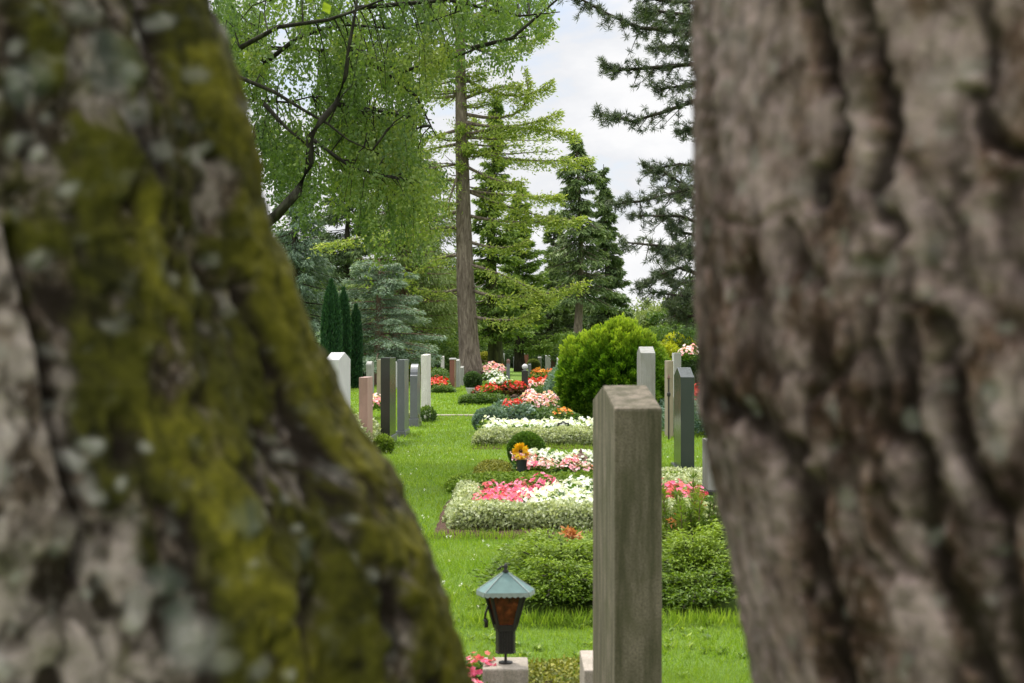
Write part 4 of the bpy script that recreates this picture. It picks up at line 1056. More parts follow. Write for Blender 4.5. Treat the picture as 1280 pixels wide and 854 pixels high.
# round thuja
def thuja():
    d = 28.0; x = gx(765, d)
    root = empty('round_thuja', (x, d, 0)); tag(root, 'big round bright green thuja bush behind the grey gabled stele', 'shrub')
    Pl = []; Tl = []; Dl = []
    for (cx, cy, cz, rx, rz, n, sd) in ((.12, 0, 1.0, .84, 1.03, 52000, 1), (-.52, .25, .85, .54, .88, 24000, 2), (.72, .4, .85, .42, .85, 12000, 3)):
        dirs = rand_dirs(n)
        lm = 1 + .42 * (fbm(dirs * 2.6 + sd, sd, 3) - .5) + .5 * (fbm(dirs * 8 + sd, sd + 4, 2) - .5)
        rad = lm * (1 - .22 * rng.random(n) ** 1.8)
        P = dirs * rad[:, None] * np.array([rx, rx, rz]) * .96 + np.array([cx, cy, cz])
        hi = sstep(dirs[:, 2], .1, .8)  # overhead light put into the leaf tone: lighter top, darker underside
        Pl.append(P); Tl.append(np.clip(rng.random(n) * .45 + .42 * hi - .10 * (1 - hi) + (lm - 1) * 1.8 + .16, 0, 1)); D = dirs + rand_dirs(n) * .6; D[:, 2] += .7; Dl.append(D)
    P = np.concatenate(Pl); D = np.concatenate(Dl); T = np.concatenate(Tl); k = P[:, 2] > .01
    P = P[k]; D = D[k]; T = T[k]; n = len(P)
    # spiky top shoots
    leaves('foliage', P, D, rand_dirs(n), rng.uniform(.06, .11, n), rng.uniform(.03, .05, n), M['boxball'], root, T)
    g = Geo()
    for a in (-.5, 0.1, .6): g.tube([(a * .3, 0, -.05), (a, .1, 1.2)], [.06, .02], 7)
    g.build('stem', M['bark_dark'], root)
thuja()

# ------------------------------------------------------------------ trees
def conifer(name, label, x, y, h, r, zb, R, nbr, per, mat, bark, seed, prof=None, droop=.25, tip=.25, NL=.24, NW=.05, hang=.2, lean=0.0, width=.34, gap=0.0, ragged=.3, bseg=8, azf=None, tb=0.0, wob=.15):
    rd = random.Random(seed); root = empty(name, (x, y, 0)); tag(root, label, 'tree')
    prof = prof or (lambda t: (1 - t) ** .8 + .03)
    g = Geo()
    ax = lambda z: np.array((lean * (z / h) * h * .1 + wob * math.sin(z * .35 + seed), wob * math.sin(z * .3 + 2 * seed), z))
    zz = np.linspace(-.1, h, 14)
    g.tube([ax(z) for z in zz], [max(.02, (r * (1 - .93 * max(z, 0) / h) + (r * .35 * math.exp(-max(z, 0) / .7)))) for z in zz], 14)
    PP = []; DD = []; TT = []
    for i in range(nbr):
        t = (i + rd.random()) / nbr
        z = zb + (h - zb) * t * .99
        if gap and vnoise(np.array([z * .9, seed * 3.3, 0.5]), seed) < gap: continue
        az = azf(rd, t) if azf else rd.uniform(0, 2 * PI)
        L = R * prof(t) * rd.uniform(1 - ragged, 1 + ragged * .4)
        o = np.array((math.cos(az), math.sin(az), 0)); sd = np.array((-math.sin(az), math.cos(az), 0))
        c0 = ax(z); dr = droop * rd.uniform(.6, 1.4); tp = tip * rd.uniform(.5, 1.4); bw = rd.uniform(-.15, .15)
        f = lambda s: c0 + o * (L * s) + sd * (bw * L * s * s) + np.array((0, 0, 1)) * (L * (-dr * s + tp * s * s))
        g.tube([f(s) for s in (0, .25, .5, .75, 1)], [max(.012, r * .16 * (1 - .5 * t) * (1 - .8 * s)) for s in (0, .25, .5, .75, 1)], 5, cap=False)
        m = max(6, int(per * (.3 + L / R)))
        s = rng.random(m) ** .7 * .92 + .08
        base = c0[None] + o[None] * (L * s)[:, None] + sd[None] * (bw * L * s * s)[:, None]
        base[:, 2] += L * (-dr * s + tp * s * s)
        w = rng.uniform(-1, 1, m) * width * L * (1.05 - .75 * s)
        nz_ = .5 + .5 * np.sin(s * 23 + i) * np.sign(w)
        base = base + sd[None] * w[:, None] - o[None] * (np.abs(w) * .1)[:, None]
        base[:, 2] -= np.abs(w) * (.2 + hang) + rng.random(m) * hang * .5
        base += rng.normal(size=(m, 3)) * .04
        dd = o[None] * .7 + sd[None] * (np.sign(w) * .6)[:, None] + rng.normal(size=(m, 3)) * .3; dd[:, 2] -= hang * 1.6
        PP.append(base); DD.append(dd); TT.append(np.clip(.18 + .35 * s + rng.uniform(-.2, .35, m) + .12 * rd.uniform(-1, 1) + tb, 0, 1))
    g.build('trunk', M[bark], root, smooth=True)
    P = np.concatenate(PP); n = len(P); Nn = rand_dirs(n); Nn[:, 2] += .8
    leaves('crown', P, np.concatenate(DD), Nn, NL * rng.uniform(.6, 1.25, n), NW * rng.uniform(.7, 1.3, n), M[mat], root, np.concatenate(TT))
    return root

def broadleaf(name, label, x, y, h, zb, R, ncl, per, mat, seed, L=.14, W=.10, r=.2, bark='bark_dark', cr=.55):
    rd = random.Random(seed); root = empty(name, (x, y, 0)); tag(root, label, 'tree')
    g = Geo(); g.tube([(0, 0, -.1), (.1, 0, zb), (0, .1, (zb + h) / 2), (0, 0, h * .9)], [r * 1.2, r, r * .6, r * .15], 10)
    E = []
    for i in range(ncl):
        d = np.array([rd.gauss(0, 1), rd.gauss(0, 1), rd.gauss(0, 1)]); d /= np.linalg.norm(d); q = rd.uniform(.45, 1.0)
        c = np.array((0, 0, (zb + h) / 2)) + d * q * np.array((R, R, (h - zb) / 2)); E.append(c)
        if i % 3 == 0: g.tube([(0, 0, max(zb * .8, c[2] * .55)), c * np.array((.5, .5, .85)), c], [r * .3, r * .18, r * .05], 5)
    g.build('trunk', M[bark], root, smooth=True)
    E = np.array(E); n = ncl * per; cs = np.repeat(rng.uniform(.6, 1.2, ncl), per)
    dirs = rand_dirs(n); rr = rng.random(n) ** .5
    P = np.repeat(E, per, 0) + dirs * (rr * cs * cr * R * .5)[:, None] * np.array([1, 1, .75]); P[:, 2] = np.maximum(P[:, 2], .05)
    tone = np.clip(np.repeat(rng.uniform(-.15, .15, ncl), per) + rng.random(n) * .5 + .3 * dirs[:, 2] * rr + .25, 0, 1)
    leaves('crown', P, rand_dirs(n), rand_dirs(n) + np.array([0, 0, .5]), L * rng.uniform(.7, 1.3, n), W * rng.uniform(.7, 1.3, n), M[mat], root, tone)
    return root

# the big bare trunk with long lit boughs (larch)
def big_larch():
    d = 62.0; s = d / F; root = empty('larch', (gx(588, d), d, 0))
    tag(root, 'tall larch with straight bare grey trunk and long yellow green boughs', 'tree')
    X0 = gx(588, d)
    def ax(z):
        v = VH - (z - H) / s
        u = np.interp(v, [-300, 60, 160, 260, 360, 430, 475], [572, 575, 577, 579, 582, 586, 589])
        return np.array((gx(u, d) - X0, 0.05 * math.sin(z), z))
    zz = np.linspace(-.1, 24, 40); g = Geo()
    wid = lambda z: s * .5 * float(np.interp(VH - (z - H) / s, [-350, 0, 100, 200, 300, 400, 440, 465, 480], [5, 11, 13.5, 16.5, 20, 24, 26, 32, 42]))
    g.tube([ax(z) for z in zz], [wid(z) for z in zz], 20)
    PP = []; DD = []; TT = []
    rd = random.Random(4)
    # explicit boughs read off the photo: start row, list of (u, v) end points
    B = [((585, 55), (640, 62), (690, 30)), ((585, 95), (640, 120), (690, 100)), ((590, 142), (648, 140), (655, 85)), ((590, 170), (650, 160), (720, 170)), ((590, 152), (640, 158), (700, 140)),
         ((590, 185), (650, 200), (740, 198)), ((590, 238), (650, 245), (700, 246)), ((590, 236), (640, 260), (700, 275)), ((592, 268), (650, 278), (730, 272)), ((592, 360), (650, 372), (730, 352)),
         ((592, 300), (625, 310), (660, 300)), ((592, 330), (630, 345), (690, 375)), ((592, 395), (640, 400), (670, 385)), ((590, 205), (620, 225), (655, 228)), ((590, 125), (620, 110), (650, 108)),
         ((575, 118), (540, 122), (505, 110)), ((575, 162), (545, 170), (530, 175)), ((575, 180), (550, 184), (528, 190)), ((575, 230), (555, 226), (520, 240)), ((575, 254), (550, 258), (530, 268)), ((577, 205), (565, 240), (560, 262)),
         ((577, 290), (550, 285), (500, 300)), ((577, 320), (545, 325), (510, 350)), ((577, 360), (550, 365), (520, 360)), ((575, 262), (490, 288), (395, 308)), ((575, 80), (550, 70), (520, 60)), ((580, 20), (620, 10), (660, -20)), ((572, 20), (540, 10), (500, -10)), ((580, -20), (640, -30), (690, -60)), ((575, 40), (600, 20), (650, 30))]
    for i, b in enumerate(B):
        q = []
        dy = rd.uniform(-2.5, 1.5)
        for j, (u, v) in enumerate(b):
            dd_ = d + dy * j / 2
            q.append(np.array((gx(u, dd_) - X0, dy * j / 2, gz(v, dd_))))
        q[0] = ax(q[0][2])
        q0, q1, q2 = q; q1 = 2 * q1 - .5 * (q0 + q2)
        f = lambda t: (1 - t) ** 2 * q0 + 2 * t * (1 - t) * q1 + t * t * q2
        L = np.linalg.norm(q2 - q0)
        g.tube([f(t) for t in np.linspace(0, 1, 8)], [.085 * (1 - .85 * t) for t in np.linspace(0, 1, 8)], 6, cap=False)
        left = b[2][0] < b[0][0]
        m = int((380 if left else 600) * L / 3)
        t = rng.random(m) ** .75; t = .15 + .85 * t
        P = np.array([f(a) for a in t]); tanv = norm(q2 - q0)
        sdv = norm(np.cross(tanv, np.array((0, 0, 1.))))
        twig = np.round(t * 16) / 16
        w = rng.uniform(-1, 1, m) * .15 * L * (1.1 - t)
        cl = np.sin(t * 28 + i * 2) * .5 + .5
        P = P + sdv * w[:, None] + tanv * (np.abs(w) * .5)[:, None] + rng.normal(size=(m, 3)) * np.array([.12, .12, .09]) * (.5 + .6 * cl)[:, None]
        P[:, 2] -= np.abs(w) * .12 + rng.random(m) ** 3 * .4
        D = tanv * .6 + sdv * np.sign(w)[:, None] * .5 + rng.normal(size=(m, 3)) * .45
        PP.append(P); DD.append(D); TT.append(np.clip(.35 + rng.uniform(-.3, .45, m) + (t - .5) * .3, 0, 1))
    for i in range(60):      # dead stubs and thin boughs round the stem
        z = rd.uniform(3, 22); az = rd.uniform(0, 2 * PI); L = rd.uniform(.3, 1.6); p = ax(z); o = np.array((math.cos(az), math.sin(az), rd.uniform(-.3, .2)))
        g.tube([p, p + o * L * .5, p + o * L + np.array((0, 0, rd.uniform(-.1, .4)))], [.04, .025, .008], 5)
    for i in range(70):      # boughs to the front, the back and above the frame
        z = rd.uniform(9, 23); az = rd.uniform(0, 2 * PI)
        L = rd.uniform(2, 4.2) * (.4 if z < 17 and math.sin(az) < -.4 else 1) * (1 - max(0, z - 15) / 14); p = ax(z); o = np.array((math.cos(az), math.sin(az), 0)); sd = np.array((-o[1], o[0], 0))
        g.tube([p, p + o * L * .5 - np.array((0, 0, .1)), p + o * L], [.06, .035, .01], 5)
        m = 220; t = rng.random(m) ** .7; w = rng.uniform(-1, 1, m) * .2 * L * (1.1 - t)
        P = p + o * (L * t)[:, None] + sd * w[:, None] + rng.normal(size=(m, 3)) * .1
        PP.append(P); DD.append(o + rng.normal(size=(m, 3)) * .6); TT.append(np.clip(rng.random(m) * .8, 0, 1))
    g.build('trunk', M['bark_far'], root, smooth=True)
    P = np.concatenate(PP); n = len(P); Nn = rand_dirs(n); Nn[:, 2] += .5
    leaves('crown', P, np.concatenate(DD), Nn, rng.uniform(.12, .26, n), rng.uniform(.04, .075, n), M['larch'], root, np.concatenate(TT))
big_larch()

def at_tree(u, d): return gx(u, d), d
# spruce behind the larch, ivy trunk
x, y = at_tree(614, 76)
conifer('ivy_spruce', 'olive green spruce with ivy dark trunk right behind the larch', x + .15, y, 15.0, .42, 2.3, 2.7, 125, 190, 'spruce_olive', 'bark_moss', 21, lambda t: (1 - t) ** .95 * (.8 + .2 * math.sin(t * 20)) + .03, droop=.35, tip=.3, NL=.3, NW=.09, hang=.25, tb=.05)
x, y = at_tree(650, 84)
conifer('spruce', 'yellow tipped spruce between the ivy trunk and the dark firs', x, y, 11, .3, 1.6, 2.6, 110, 230, 'spruce_olive', 'bark_dark', 22, droop=.3, tip=.3, NL=.32, NW=.09, hang=.2)
x, y = at_tree(690, 100)
conifer('fir', 'blue green fir left of the tall pair, shorter than both', x, y, 11.2, .3, .3, 2.3, 120, 190, 'spruce', 'bark_dark', 23, droop=.2, tip=.3, NL=.34, NW=.1, hang=.1, tb=.15)
x, y = at_tree(723, 92)
conifer('spruce', 'tall ragged spruce with bare pale lower trunk near the middle gap', x, y, 15.3, .34, 5.0, 2.6, 120, 190, 'spruce', 'bark_far', 24, lambda t: .35 + .65 * (1 - t) if t < .85 else (1 - t) * 3, droop=.5, tip=.2, NL=.34, NW=.08, hang=.35, ragged=.5, tb=.08)
x, y = at_tree(757, 97)
conifer('spruce', 'tall narrow dark spruce standing right of the ragged one', x, y, 13.9, .3, .5, 1.75, 150, 200, 'spruce', 'bark_dark', 25, lambda t: (1 - t) ** .62 + .03, droop=.45, tip=.15, NL=.34, NW=.09, hang=.3, tb=.03)
x, y = at_tree(708, 112)
conifer('fir', 'dark fir filling the gap under the ragged spruce', x, y, 9.5, .3, .3, 2.7, 110, 170, 'spruce', 'bark_dark', 26, droop=.2, tip=.2, NL=.4, NW=.12, hang=.1)
# left background
x, y = at_tree(530, 72)
conifer('feathery_conifer', 'feathery mid green conifer left of the larch trunk', x, y, 11.8, .25, .8, 3.2, 170, 240, 'spruce_mid', 'bark_red', 31, lambda t: (1 - t) ** .5, droop=.2, tip=.1, NL=.24, NW=.05, hang=.5)
x, y = at_tree(500, 66)
conifer('feathery_conifer', 'feathery conifer with reddish trunk behind the blue cedar', x, y, 11.5, .3, 2.2, 2.9, 140, 240, 'spruce_mid', 'bark_red', 32, lambda t: (1 - t) ** .45, droop=.2, tip=.15, NL=.24, NW=.05, hang=.5)
x, y = at_tree(372, 70)
conifer('grey_spruce', 'grey green spruce seen past the left trunk edge', x, y, 12.5, .3, .5, 3.1, 150, 220, 'cedar', 'bark_dark', 33, droop=.35, tip=.2, NL=.28, NW=.05, hang=.45, tb=-.2)
x, y = at_tree(436, 84)
conifer('spruce', 'dark spruce deep behind the columnar yews', x, y, 15, .3, .5, 3.8, 160, 200, 'spruce', 'bark_dark', 34, droop=.3, tip=.2, NL=.34, NW=.08, hang=.3)
# blue cedar with long level boughs
x, y = at_tree(478, 55)
conifer('blue_cedar', 'blue grey cedar with long level boughs above the columnar yews', x, y, 4.9, .28, .8, 3.3, 60, 620, 'cedar', 'bark_red', 35, lambda t: .95 - .6 * t, droop=-.05, tip=-.12, NL=.17, NW=.035, hang=.12, width=.3, ragged=.35)
# columnar yews
def column(u, d, vtop, wpx, label, seed):
    x = gx(u, d); h = gz(vtop, d); r = wpx / 2 * d / F; n = int(9000 * h * r)
    root = empty('columnar_yew', (x, d, 0)); tag(root, label, 'tree')
    a = rng.uniform(0, 2 * PI, n); z = rng.random(n) * h; t = z / h
    pr = np.clip(np.sin(np.clip(t * .93 + .12, 0, 1) * PI) ** .4, .05, 1)
    lm = .82 + .4 * fbm(np.stack([np.cos(a) * 2, np.sin(a) * 2, z * .45 + seed], 1), seed, 3)
    rr = r * pr * lm * (1 - .35 * rng.random(n) ** 2)
    P = np.stack([rr * np.cos(a), rr * np.sin(a), z], 1)
    D = np.stack([np.cos(a) * .35, np.sin(a) * .35, np.ones(n)], 1) + rand_dirs(n) * .35
    leaves('crown', P, D, rand_dirs(n), rng.uniform(.08, .16, n), rng.uniform(.03, .05, n), M['yew'], root, np.clip(rng.random(n) * .7 + (lm - 1) * 1.6 + .1, 0, 1))
    g = Geo(); g.tube([(0, 0, -.05), (0, 0, h * .8)], [.08, .02], 7); g.build('trunk', M['bark_dark'], root)
column(414, 49, 352, 23, 'tallest columnar yew, left one of the dark green pillars', 1)
column(429.5, 50, 362, 16, 'middle columnar yew squeezed between two others', 2)
column(445, 50.5, 383, 15, 'shortest columnar yew at the right end of the pillars', 3)

# deciduous tree with hanging foliage, upper left
def hanging_tree():
    d = 18.0; root = empty('birch', (gx(250, d), d, 0)); X0 = gx(250, d)
    tag(root, 'broad leafy tree with drooping fresh green foliage across the upper left sky', 'tree')
    def w(u, v, dd=d): return np.array((gx(u, dd) - X0, dd - d, gz(v, dd)))
    g = Geo()
    g.tube([(0, 0, -.1), (.05, 0, 1.2), (.3, 0, 2.4), w(285, 300), w(250, 150), w(225, 0), w(200, -250)], [.26, .2, .18, .15, .12, .09, .03], 12)
    g.tube([w(280, 330), w(318, 290)] + [w(a_, b_, 16.3) for a_, b_ in ((345, 270), (372, 240), (387, 205), (387, 172), (402, 150), (420, 130), (432, 95), (436, 60), (445, 10), (455, -80))], [.10, .075, .06, .055, .051, .047, .040, .033, .027, .021, .016, .01], 9)
    Br = [[(300, 60, 17), (347, 34, 17), (410, 25, 17), (440, 15, 17), (478, 0, 17), (530, -25, 17)], [(330, 80, 18), (368, 50, 18), (400, 37, 18), (435, 31, 18), (495, 36, 18), (538, 27, 18), (600, 5, 18)],
          [(270, 88, 17), (295, 95, 17), (343, 115, 17), (380, 138, 17), (410, 155, 17), (435, 175, 17), (475, 193, 17)], [(285, 122, 19), (303, 125, 19), (360, 128, 19), (400, 118, 19)], [(330, 130, 17), (358, 160, 17), (400, 195, 17)],
          [(436, 60, 18), (500, 90, 18), (560, 75, 18), (610, 55, 18), (660, 45, 18)], [(387, 172, 18), (440, 210, 17.5), (500, 225, 17)], [(335, 60, 19), (460, 65, 20), (560, 50, 21)], [(445, 10, 18), (560, 0, 18), (650, 20, 18), (700, 15, 18)],
          [(420, 130, 18), (480, 140, 19), (540, 150, 19)], [(335, 0, 18), (420, -60, 18), (560, -80, 18), (680, -50, 18)], [(330, 150, 18), (300, 200, 16.5), (320, 250, 16)], [(440, 60, 18), (520, 120, 18), (545, 170, 18)], [(590, 60, 18), (640, 48, 18), (690, 5, 18), (720, -20, 18)]]
    S = []
    for b in Br:
        q = [w(p[0], p[1], p[2] - .7) for p in b]; m = len(q)
        g.tube(q, [.030 * (1 - .8 * i / (m - 1)) for i in range(m)], 6)
        for i in range(m - 1):
            for t in np.linspace(0, 1, 5)[:-1]: S.append(q[i] * (1 - t) + q[i + 1] * t)
    S = np.array(S)
    # leaf strands hanging through the crown; regions (u0,u1,v0,v1,count)
    PP = []; TT = []; reg = [(270, 545, -30, 175, 1250, 1.0), (340, 530, 120, 245, 420, .9), (430, 560, 30, 200, 420, 1.0), (520, 690, -60, 30, 420, .55), (560, 665, 30, 75, 70, .45), (290, 345, 90, 220, 80, .7), (440, 545, 180, 250, 130, 1.1), (350, 420, 170, 215, 60, .8), (370, 470, 215, 275, 70, 1.0), (470, 560, 200, 300, 70, .8)]
    tw = 0
    for (u0, u1, v0, v1, cnt, dens) in reg:
        for k in range(cnt):
            u = random.uniform(u0, u1); v = random.uniform(v0, v1); dd = random.uniform(16.2, 21.5)
            if v > 80 and u > 512 + random.random() * 18 and v < 200 and u < 560: continue
            q = .5 * vnoise(np.array([u / 42, v / 30, dd * .25]), 5) + .5 * vnoise(np.array([u / 20, v / 13, dd * .6]), 6)
            if q < .47: continue
            p = w(u, v, dd); L = random.uniform(.25, .7) * (.6 if u > 550 else 1)
            sw = np.array((random.uniform(-.3, .3), random.uniform(-.3, .3), 0))
            m = int(52 * dens); t = rng.random(m)
            Q = p + sw * (t * L)[:, None]; Q[:, 2] -= L * t ** 1.1
            Q += rng.normal(size=(m, 3)) * .045
            PP.append(Q); TT.append(np.clip(np.full(m, (q - .445) * 1.5 + random.uniform(-.1, .15) + .9 * (vnoise(np.array([u / 60, v / 45, dd * .3 + 9]), 8) - .5)) + rng.uniform(0, .35, m) + .25 * ((v > 110) and (u > 420)), 0, 1))
            if k % 4 == 0 and tw < 500:
                tw += 1; n0 = S[np.argmin(((S - p) ** 2).sum(1))]
                if np.linalg.norm(n0 - p) < 1.2: g.tube([n0, (n0 + p) / 2 + np.array((0, 0, .08)), p, p + sw * L - np.array((0, 0, L))], [.012, .008, .005, .002], 4, cap=False)
    g.build('trunk', M['bark_limb'], root, smooth=True)
    P = np.concatenate(PP); n = len(P); D = rand_dirs(n) * .8; D[:, 2] -= .8
    leaves('crown', P, D, rand_dirs(n), rng.uniform(.04, .07, n), rng.uniform(.026, .042, n), M['leaf_birch'], root, np.concatenate(TT))
    # upper crown above the frame
    E = [w(random.uniform(200, 640), random.uniform(-420, -60), random.uniform(15, 22)) for _ in range(120)]
    crown_leaves('upper_crown', E, 90, .45, .06, .04, M['leaf_birch'], root)
hanging_tree()

# pine reaching in from the right
def pine():
    d = 30.0; root = empty('pine', (gx(985, d), d, 0)); X0 = gx(985, d)
    tag(root, 'dark long needled pine reaching in from behind the right trunk', 'tree')
    def w(u, v, dd): return np.array((gx(u, dd) - X0, dd - d, gz(v, dd)))
    g = Geo(); g.tube([(0, 0, -.1), (.05, 0, 4), (-.1, 0, 9), (0, 0, 13)], [.32, .26, .18, .06], 12)
    TT = []; tips = []
    B = [([(960, 60), (870, 40), (800, 35), (760, 18), (728, 0), (710, -15)], 29, 1.0), ([(960, 90), (870, 80), (800, 86), (768, 88), (755, 78)], 30, .8), ([(960, 110), (880, 122), (830, 140), (790, 152), (745, 140)], 29.5, .75),
         ([(970, 220), (880, 228), (850, 240), (800, 252), (770, 255)], 30, .8), ([(970, 290), (880, 262), (860, 235), (830, 215), (806, 208)], 31, 1.0), ([(970, 330), (880, 312), (830, 308), (780, 303)], 29, .9),
         ([(975, 300), (890, 285), (850, 270), (790, 270)], 30, .7), ([(975, 360), (880, 345), (850, 335), (820, 345), (800, 360)], 30.5, .8), ([(975, 390), (890, 375), (850, 370), (815, 365)], 30, .8), ([(960, 20), (880, 5), (820, 0), (780, -20)], 31, 1.3),
         ([(960, 0), (870, 20), (830, 15), (800, 10)], 28, 1.2), ([(975, 250), (890, 215), (850, 205), (815, 212)], 32, .9), ([(975, 340), (900, 300), (850, 290), (825, 262)], 31, 1.2), ([(975, 350), (900, 330), (860, 310), (830, 320)], 29, 1.2), ([(975, 320), (900, 345), (850, 355), (825, 340)], 31.5, 1.2), ([(960, 30), (880, 60), (850, 58), (815, 60)], 31, 1.1), ([(960, 100), (890, 100), (850, 108), (820, 112)], 31, .8), ([(970, 375), (900, 390), (860, 396), (838, 385)], 30.5, 1.1), ([(960, 60), (880, 35), (850, 30), (800, 22)], 30, 1.3),
         ([(970, 130), (890, 150), (868, 160), (850, 165)], 30, .6)]
    for (pts, dd, dn) in B:
        q = [w(u, v, dd + (970 - u) / 200 * random.uniform(-.3, .3)) for (u, v) in pts]; m = len(q)
        g.tube(q, [.05 * (1 - .8 * i / (m - 1)) + .006 for i in range(m)], 6)
        acc = []
        for i in range(m - 1):
            for t in np.linspace(0, 1, 9)[:-1]: acc.append(q[i] * (1 - t) + q[i + 1] * t)
        acc.append(q[-1])
        for j, p in enumerate(acc):
            far = j / len(acc)
            for k in range(int(round(3.3 * dn * random.uniform(.5, 1.5) * (1.25 - .6 * far)))):
                L = random.uniform(.1, .85) * (1.15 - far * .7)
                e = p + np.array((random.uniform(-.8, .2), random.uniform(-.7, .7), random.uniform(-.8, .45))) * L
                g.tube([p, (p + e) / 2, e], [.012, .009, .006], 4, cap=False); tips.append(e); 
                if random.random() < .6: tips.append((p + e) / 2)
        tips.append(q[-1])
    # rest of crown beyond the frame
    for i in range(46):
        z = random.uniform(3, 13); a = random.uniform(-1.9, 1.9); L = random.uniform(1.5, 3.6) * (1 - .5 * max(0, z - 8) / 5)
        e = np.array((math.cos(a) * L, math.sin(a) * L, z + .3)); g.tube([(0, 0, z), e * np.array((.5, .5, 1)), e], [.06, .04, .012], 5)
        for k in range(14): t = random.uniform(.3, 1); tips.append(np.array((e[0] * t, e[1] * t, z + .3 * t)) + np.array([random.gauss(0, .25) for _ in range(3)]))
    g.build('trunk', M['bark_dark'], root, smooth=True)
    E = np.array(tips); per = 34; n = len(E) * per
    ax_ = norm(rand_dirs(len(E)) + np.array([-.2, 0, .5])); ax_ = np.repeat(ax_, per, 0)
    D = norm(rand_dirs(n) * .95 + ax_ * .75)
    P = np.repeat(E, per, 0) - ax_ * (rng.random(n) * .09)[:, None]
    leaves('crown', P, D, rand_dirs(n), rng.uniform(.09, .16, n), .013, M['pine'], root, np.clip(np.repeat(rng.random(len(E)), per) * .6 + rng.random(n) * .4, 0, 1), bend=0)
pine()

# backdrop trees, each its own
x, y = at_tree(818, 112)
broadleaf('broadleaf_tree', 'pale green round broadleaf tree low behind the thuja', x, y, 5.4, 1.0, 3.0, 60, 170, 'shrub_pale', 41, .2, .15)
x, y = at_tree(858, 100)
broadleaf('broadleaf_tree', 'mid green broadleaf tree at the edge of the right trunk', x, y, 5.6, .8, 2.4, 50, 160, 'shrub_mid', 42, .2, .15)
x, y = at_tree(790, 125)
broadleaf('broadleaf_tree', 'small green tree peeping over the thuja toward the narrow spruce', x, y, 4.6, .6, 2.0, 40, 150, 'shrub_mid', 43, .2, .15)
BT = [(470, 110, 7.5, 4.0, 'shrub_mid', 'broad green tree deep behind the blue cedar'), (520, 118, 8.5, 4.2, 'spruce_mid', 'tall grey green tree behind the feathery conifer'), (562, 105, 7.5, 3.2, 'shrub_mid', 'green tree in the gap just left of the larch trunk'),
      (400, 105, 10, 4.5, 'shrub_dark', 'dark broad tree far behind the tallest yew'), (344, 100, 10, 4.5, 'shrub_mid', 'broad tree behind the edge of the mossy trunk'), (605, 125, 7.5, 4.0, 'shrub_dark', 'dark broad tree behind the ivy spruce'),
      (640, 132, 7.0, 4.0, 'shrub_dark', 'dark tree closing the view in the middle'), (675, 128, 6.5, 3.6, 'shrub_dark', 'dark tree behind the blue green fir'), (735, 135, 6.8, 4.0, 'shrub_dark', 'dark tree under the two tall spruces'),
      (290, 95, 9, 4.2, 'shrub_dark', 'dark tree wholly behind the mossy trunk'), (900, 110, 7, 4.0, 'shrub_mid', 'broad tree behind the right trunk'), (780, 150, 5.5, 4.0, 'shrub_dark', 'low dark tree far behind the thuja')]
for i, (u, d, h, R, mt, lb) in enumerate(BT):
    x, y = at_tree(u, d); broadleaf('broadleaf_tree', lb, x, y, h, .1, R, 62, 170, mt, 60 + i, .26, .18, cr=.75)
# garden shrubs along the back
SH = [(508, 60, .9, 'golden', 'yellow leaved shrub right above the stepped headstone', .8), (545, 64, 1.1, 'shrub_mid', 'green shrub with pale blooms by the white pillar stone', .9), (470, 58, 1.1, 'shrub_dark', 'dark shrub under the blue cedar', .9), (538, 70, 1.5, 'spruce_olive', 'golden olive shrub left of the larch foot', 1.0), (562, 72, 1.3, 'cedar', 'blue green shrub just left of the larch trunk', .9),
      (606, 88, .55, 'moss_cover', 'lime green small shrub right of the larch foot', 1.0), (600, 92, 1.0, 'shrub_mid', 'green shrub behind the lime green one', 1.0), (648, 98, .9, 'shrub_dark', 'round dark shrub behind the red brown stele', 1.0), (672, 96, 1.0, 'shrub_mid', 'green shrub above the pale ball shrub', 1.0), (694, 92, .9, 'shrub_dark', 'dark shrub left of the thuja top', 1.0),
      (829, 58, .75, 'golden', 'golden shrub left half of the yellow hedge', 1.1), (848, 60, .85, 'golden', 'golden taller shrub of the yellow hedge beside the trunk', 1.15), (840, 66, 1.3, 'shrub_mid', 'green shrub behind the golden ones', 1.0), (870, 60, 1.2, 'shrub_dark', 'dark shrub at the edge of the right trunk', 1.0), (578, 96, 1.3, 'shrub_mid', 'green shrub behind the larch trunk', .9), (628, 104, 1.2, 'shrub_dark', 'dark shrub backing the pale grey slab', .9), (716, 86, 1.3, 'shrub_mid', 'green shrub behind the left side of the thuja', .9), (440, 62, 1.3, 'shrub_mid', 'green shrub behind the yew pillars', .9), (494, 64, .9, 'shrub_mid', 'green shrub behind the black stele', .9)]
for i, (u, d, r, mt, lb, sq) in enumerate(SH):
    x = gx(u, d); ball_bush('garden_shrub', lb, x, d, r, M[mt], 4200, .13, .085, sq=sq, lump=.3, seed=80 + i)
# the reddish leaning log of the cedar
root = empty('leaning_log', (gx(497, 56) - .1, 56, 0)); tag(root, 'short reddish sawn off bough leaning under the blue cedar', 'log')
g = Geo(); g.tube([(-.1, 0, -.05), (-.15, 0, .8), (.05, 0, 1.6), (-.15, 0, 2.3)], [.2, .18, .17, .14], 10); g.build('log', M['bark_red'], root, smooth=True)

# thin stone edge crossing the lawn
d = gd(520.5); g = Geo(); g.box(gx(536, d), gx(600, d), d, d + .25, -.02, .03)
o = g.build('stone_kerb', M['st_plinth'], None, bevel=.008); tag(o, 'thin pale stone edging line crossing the lawn beyond the cream slab', 'kerb')

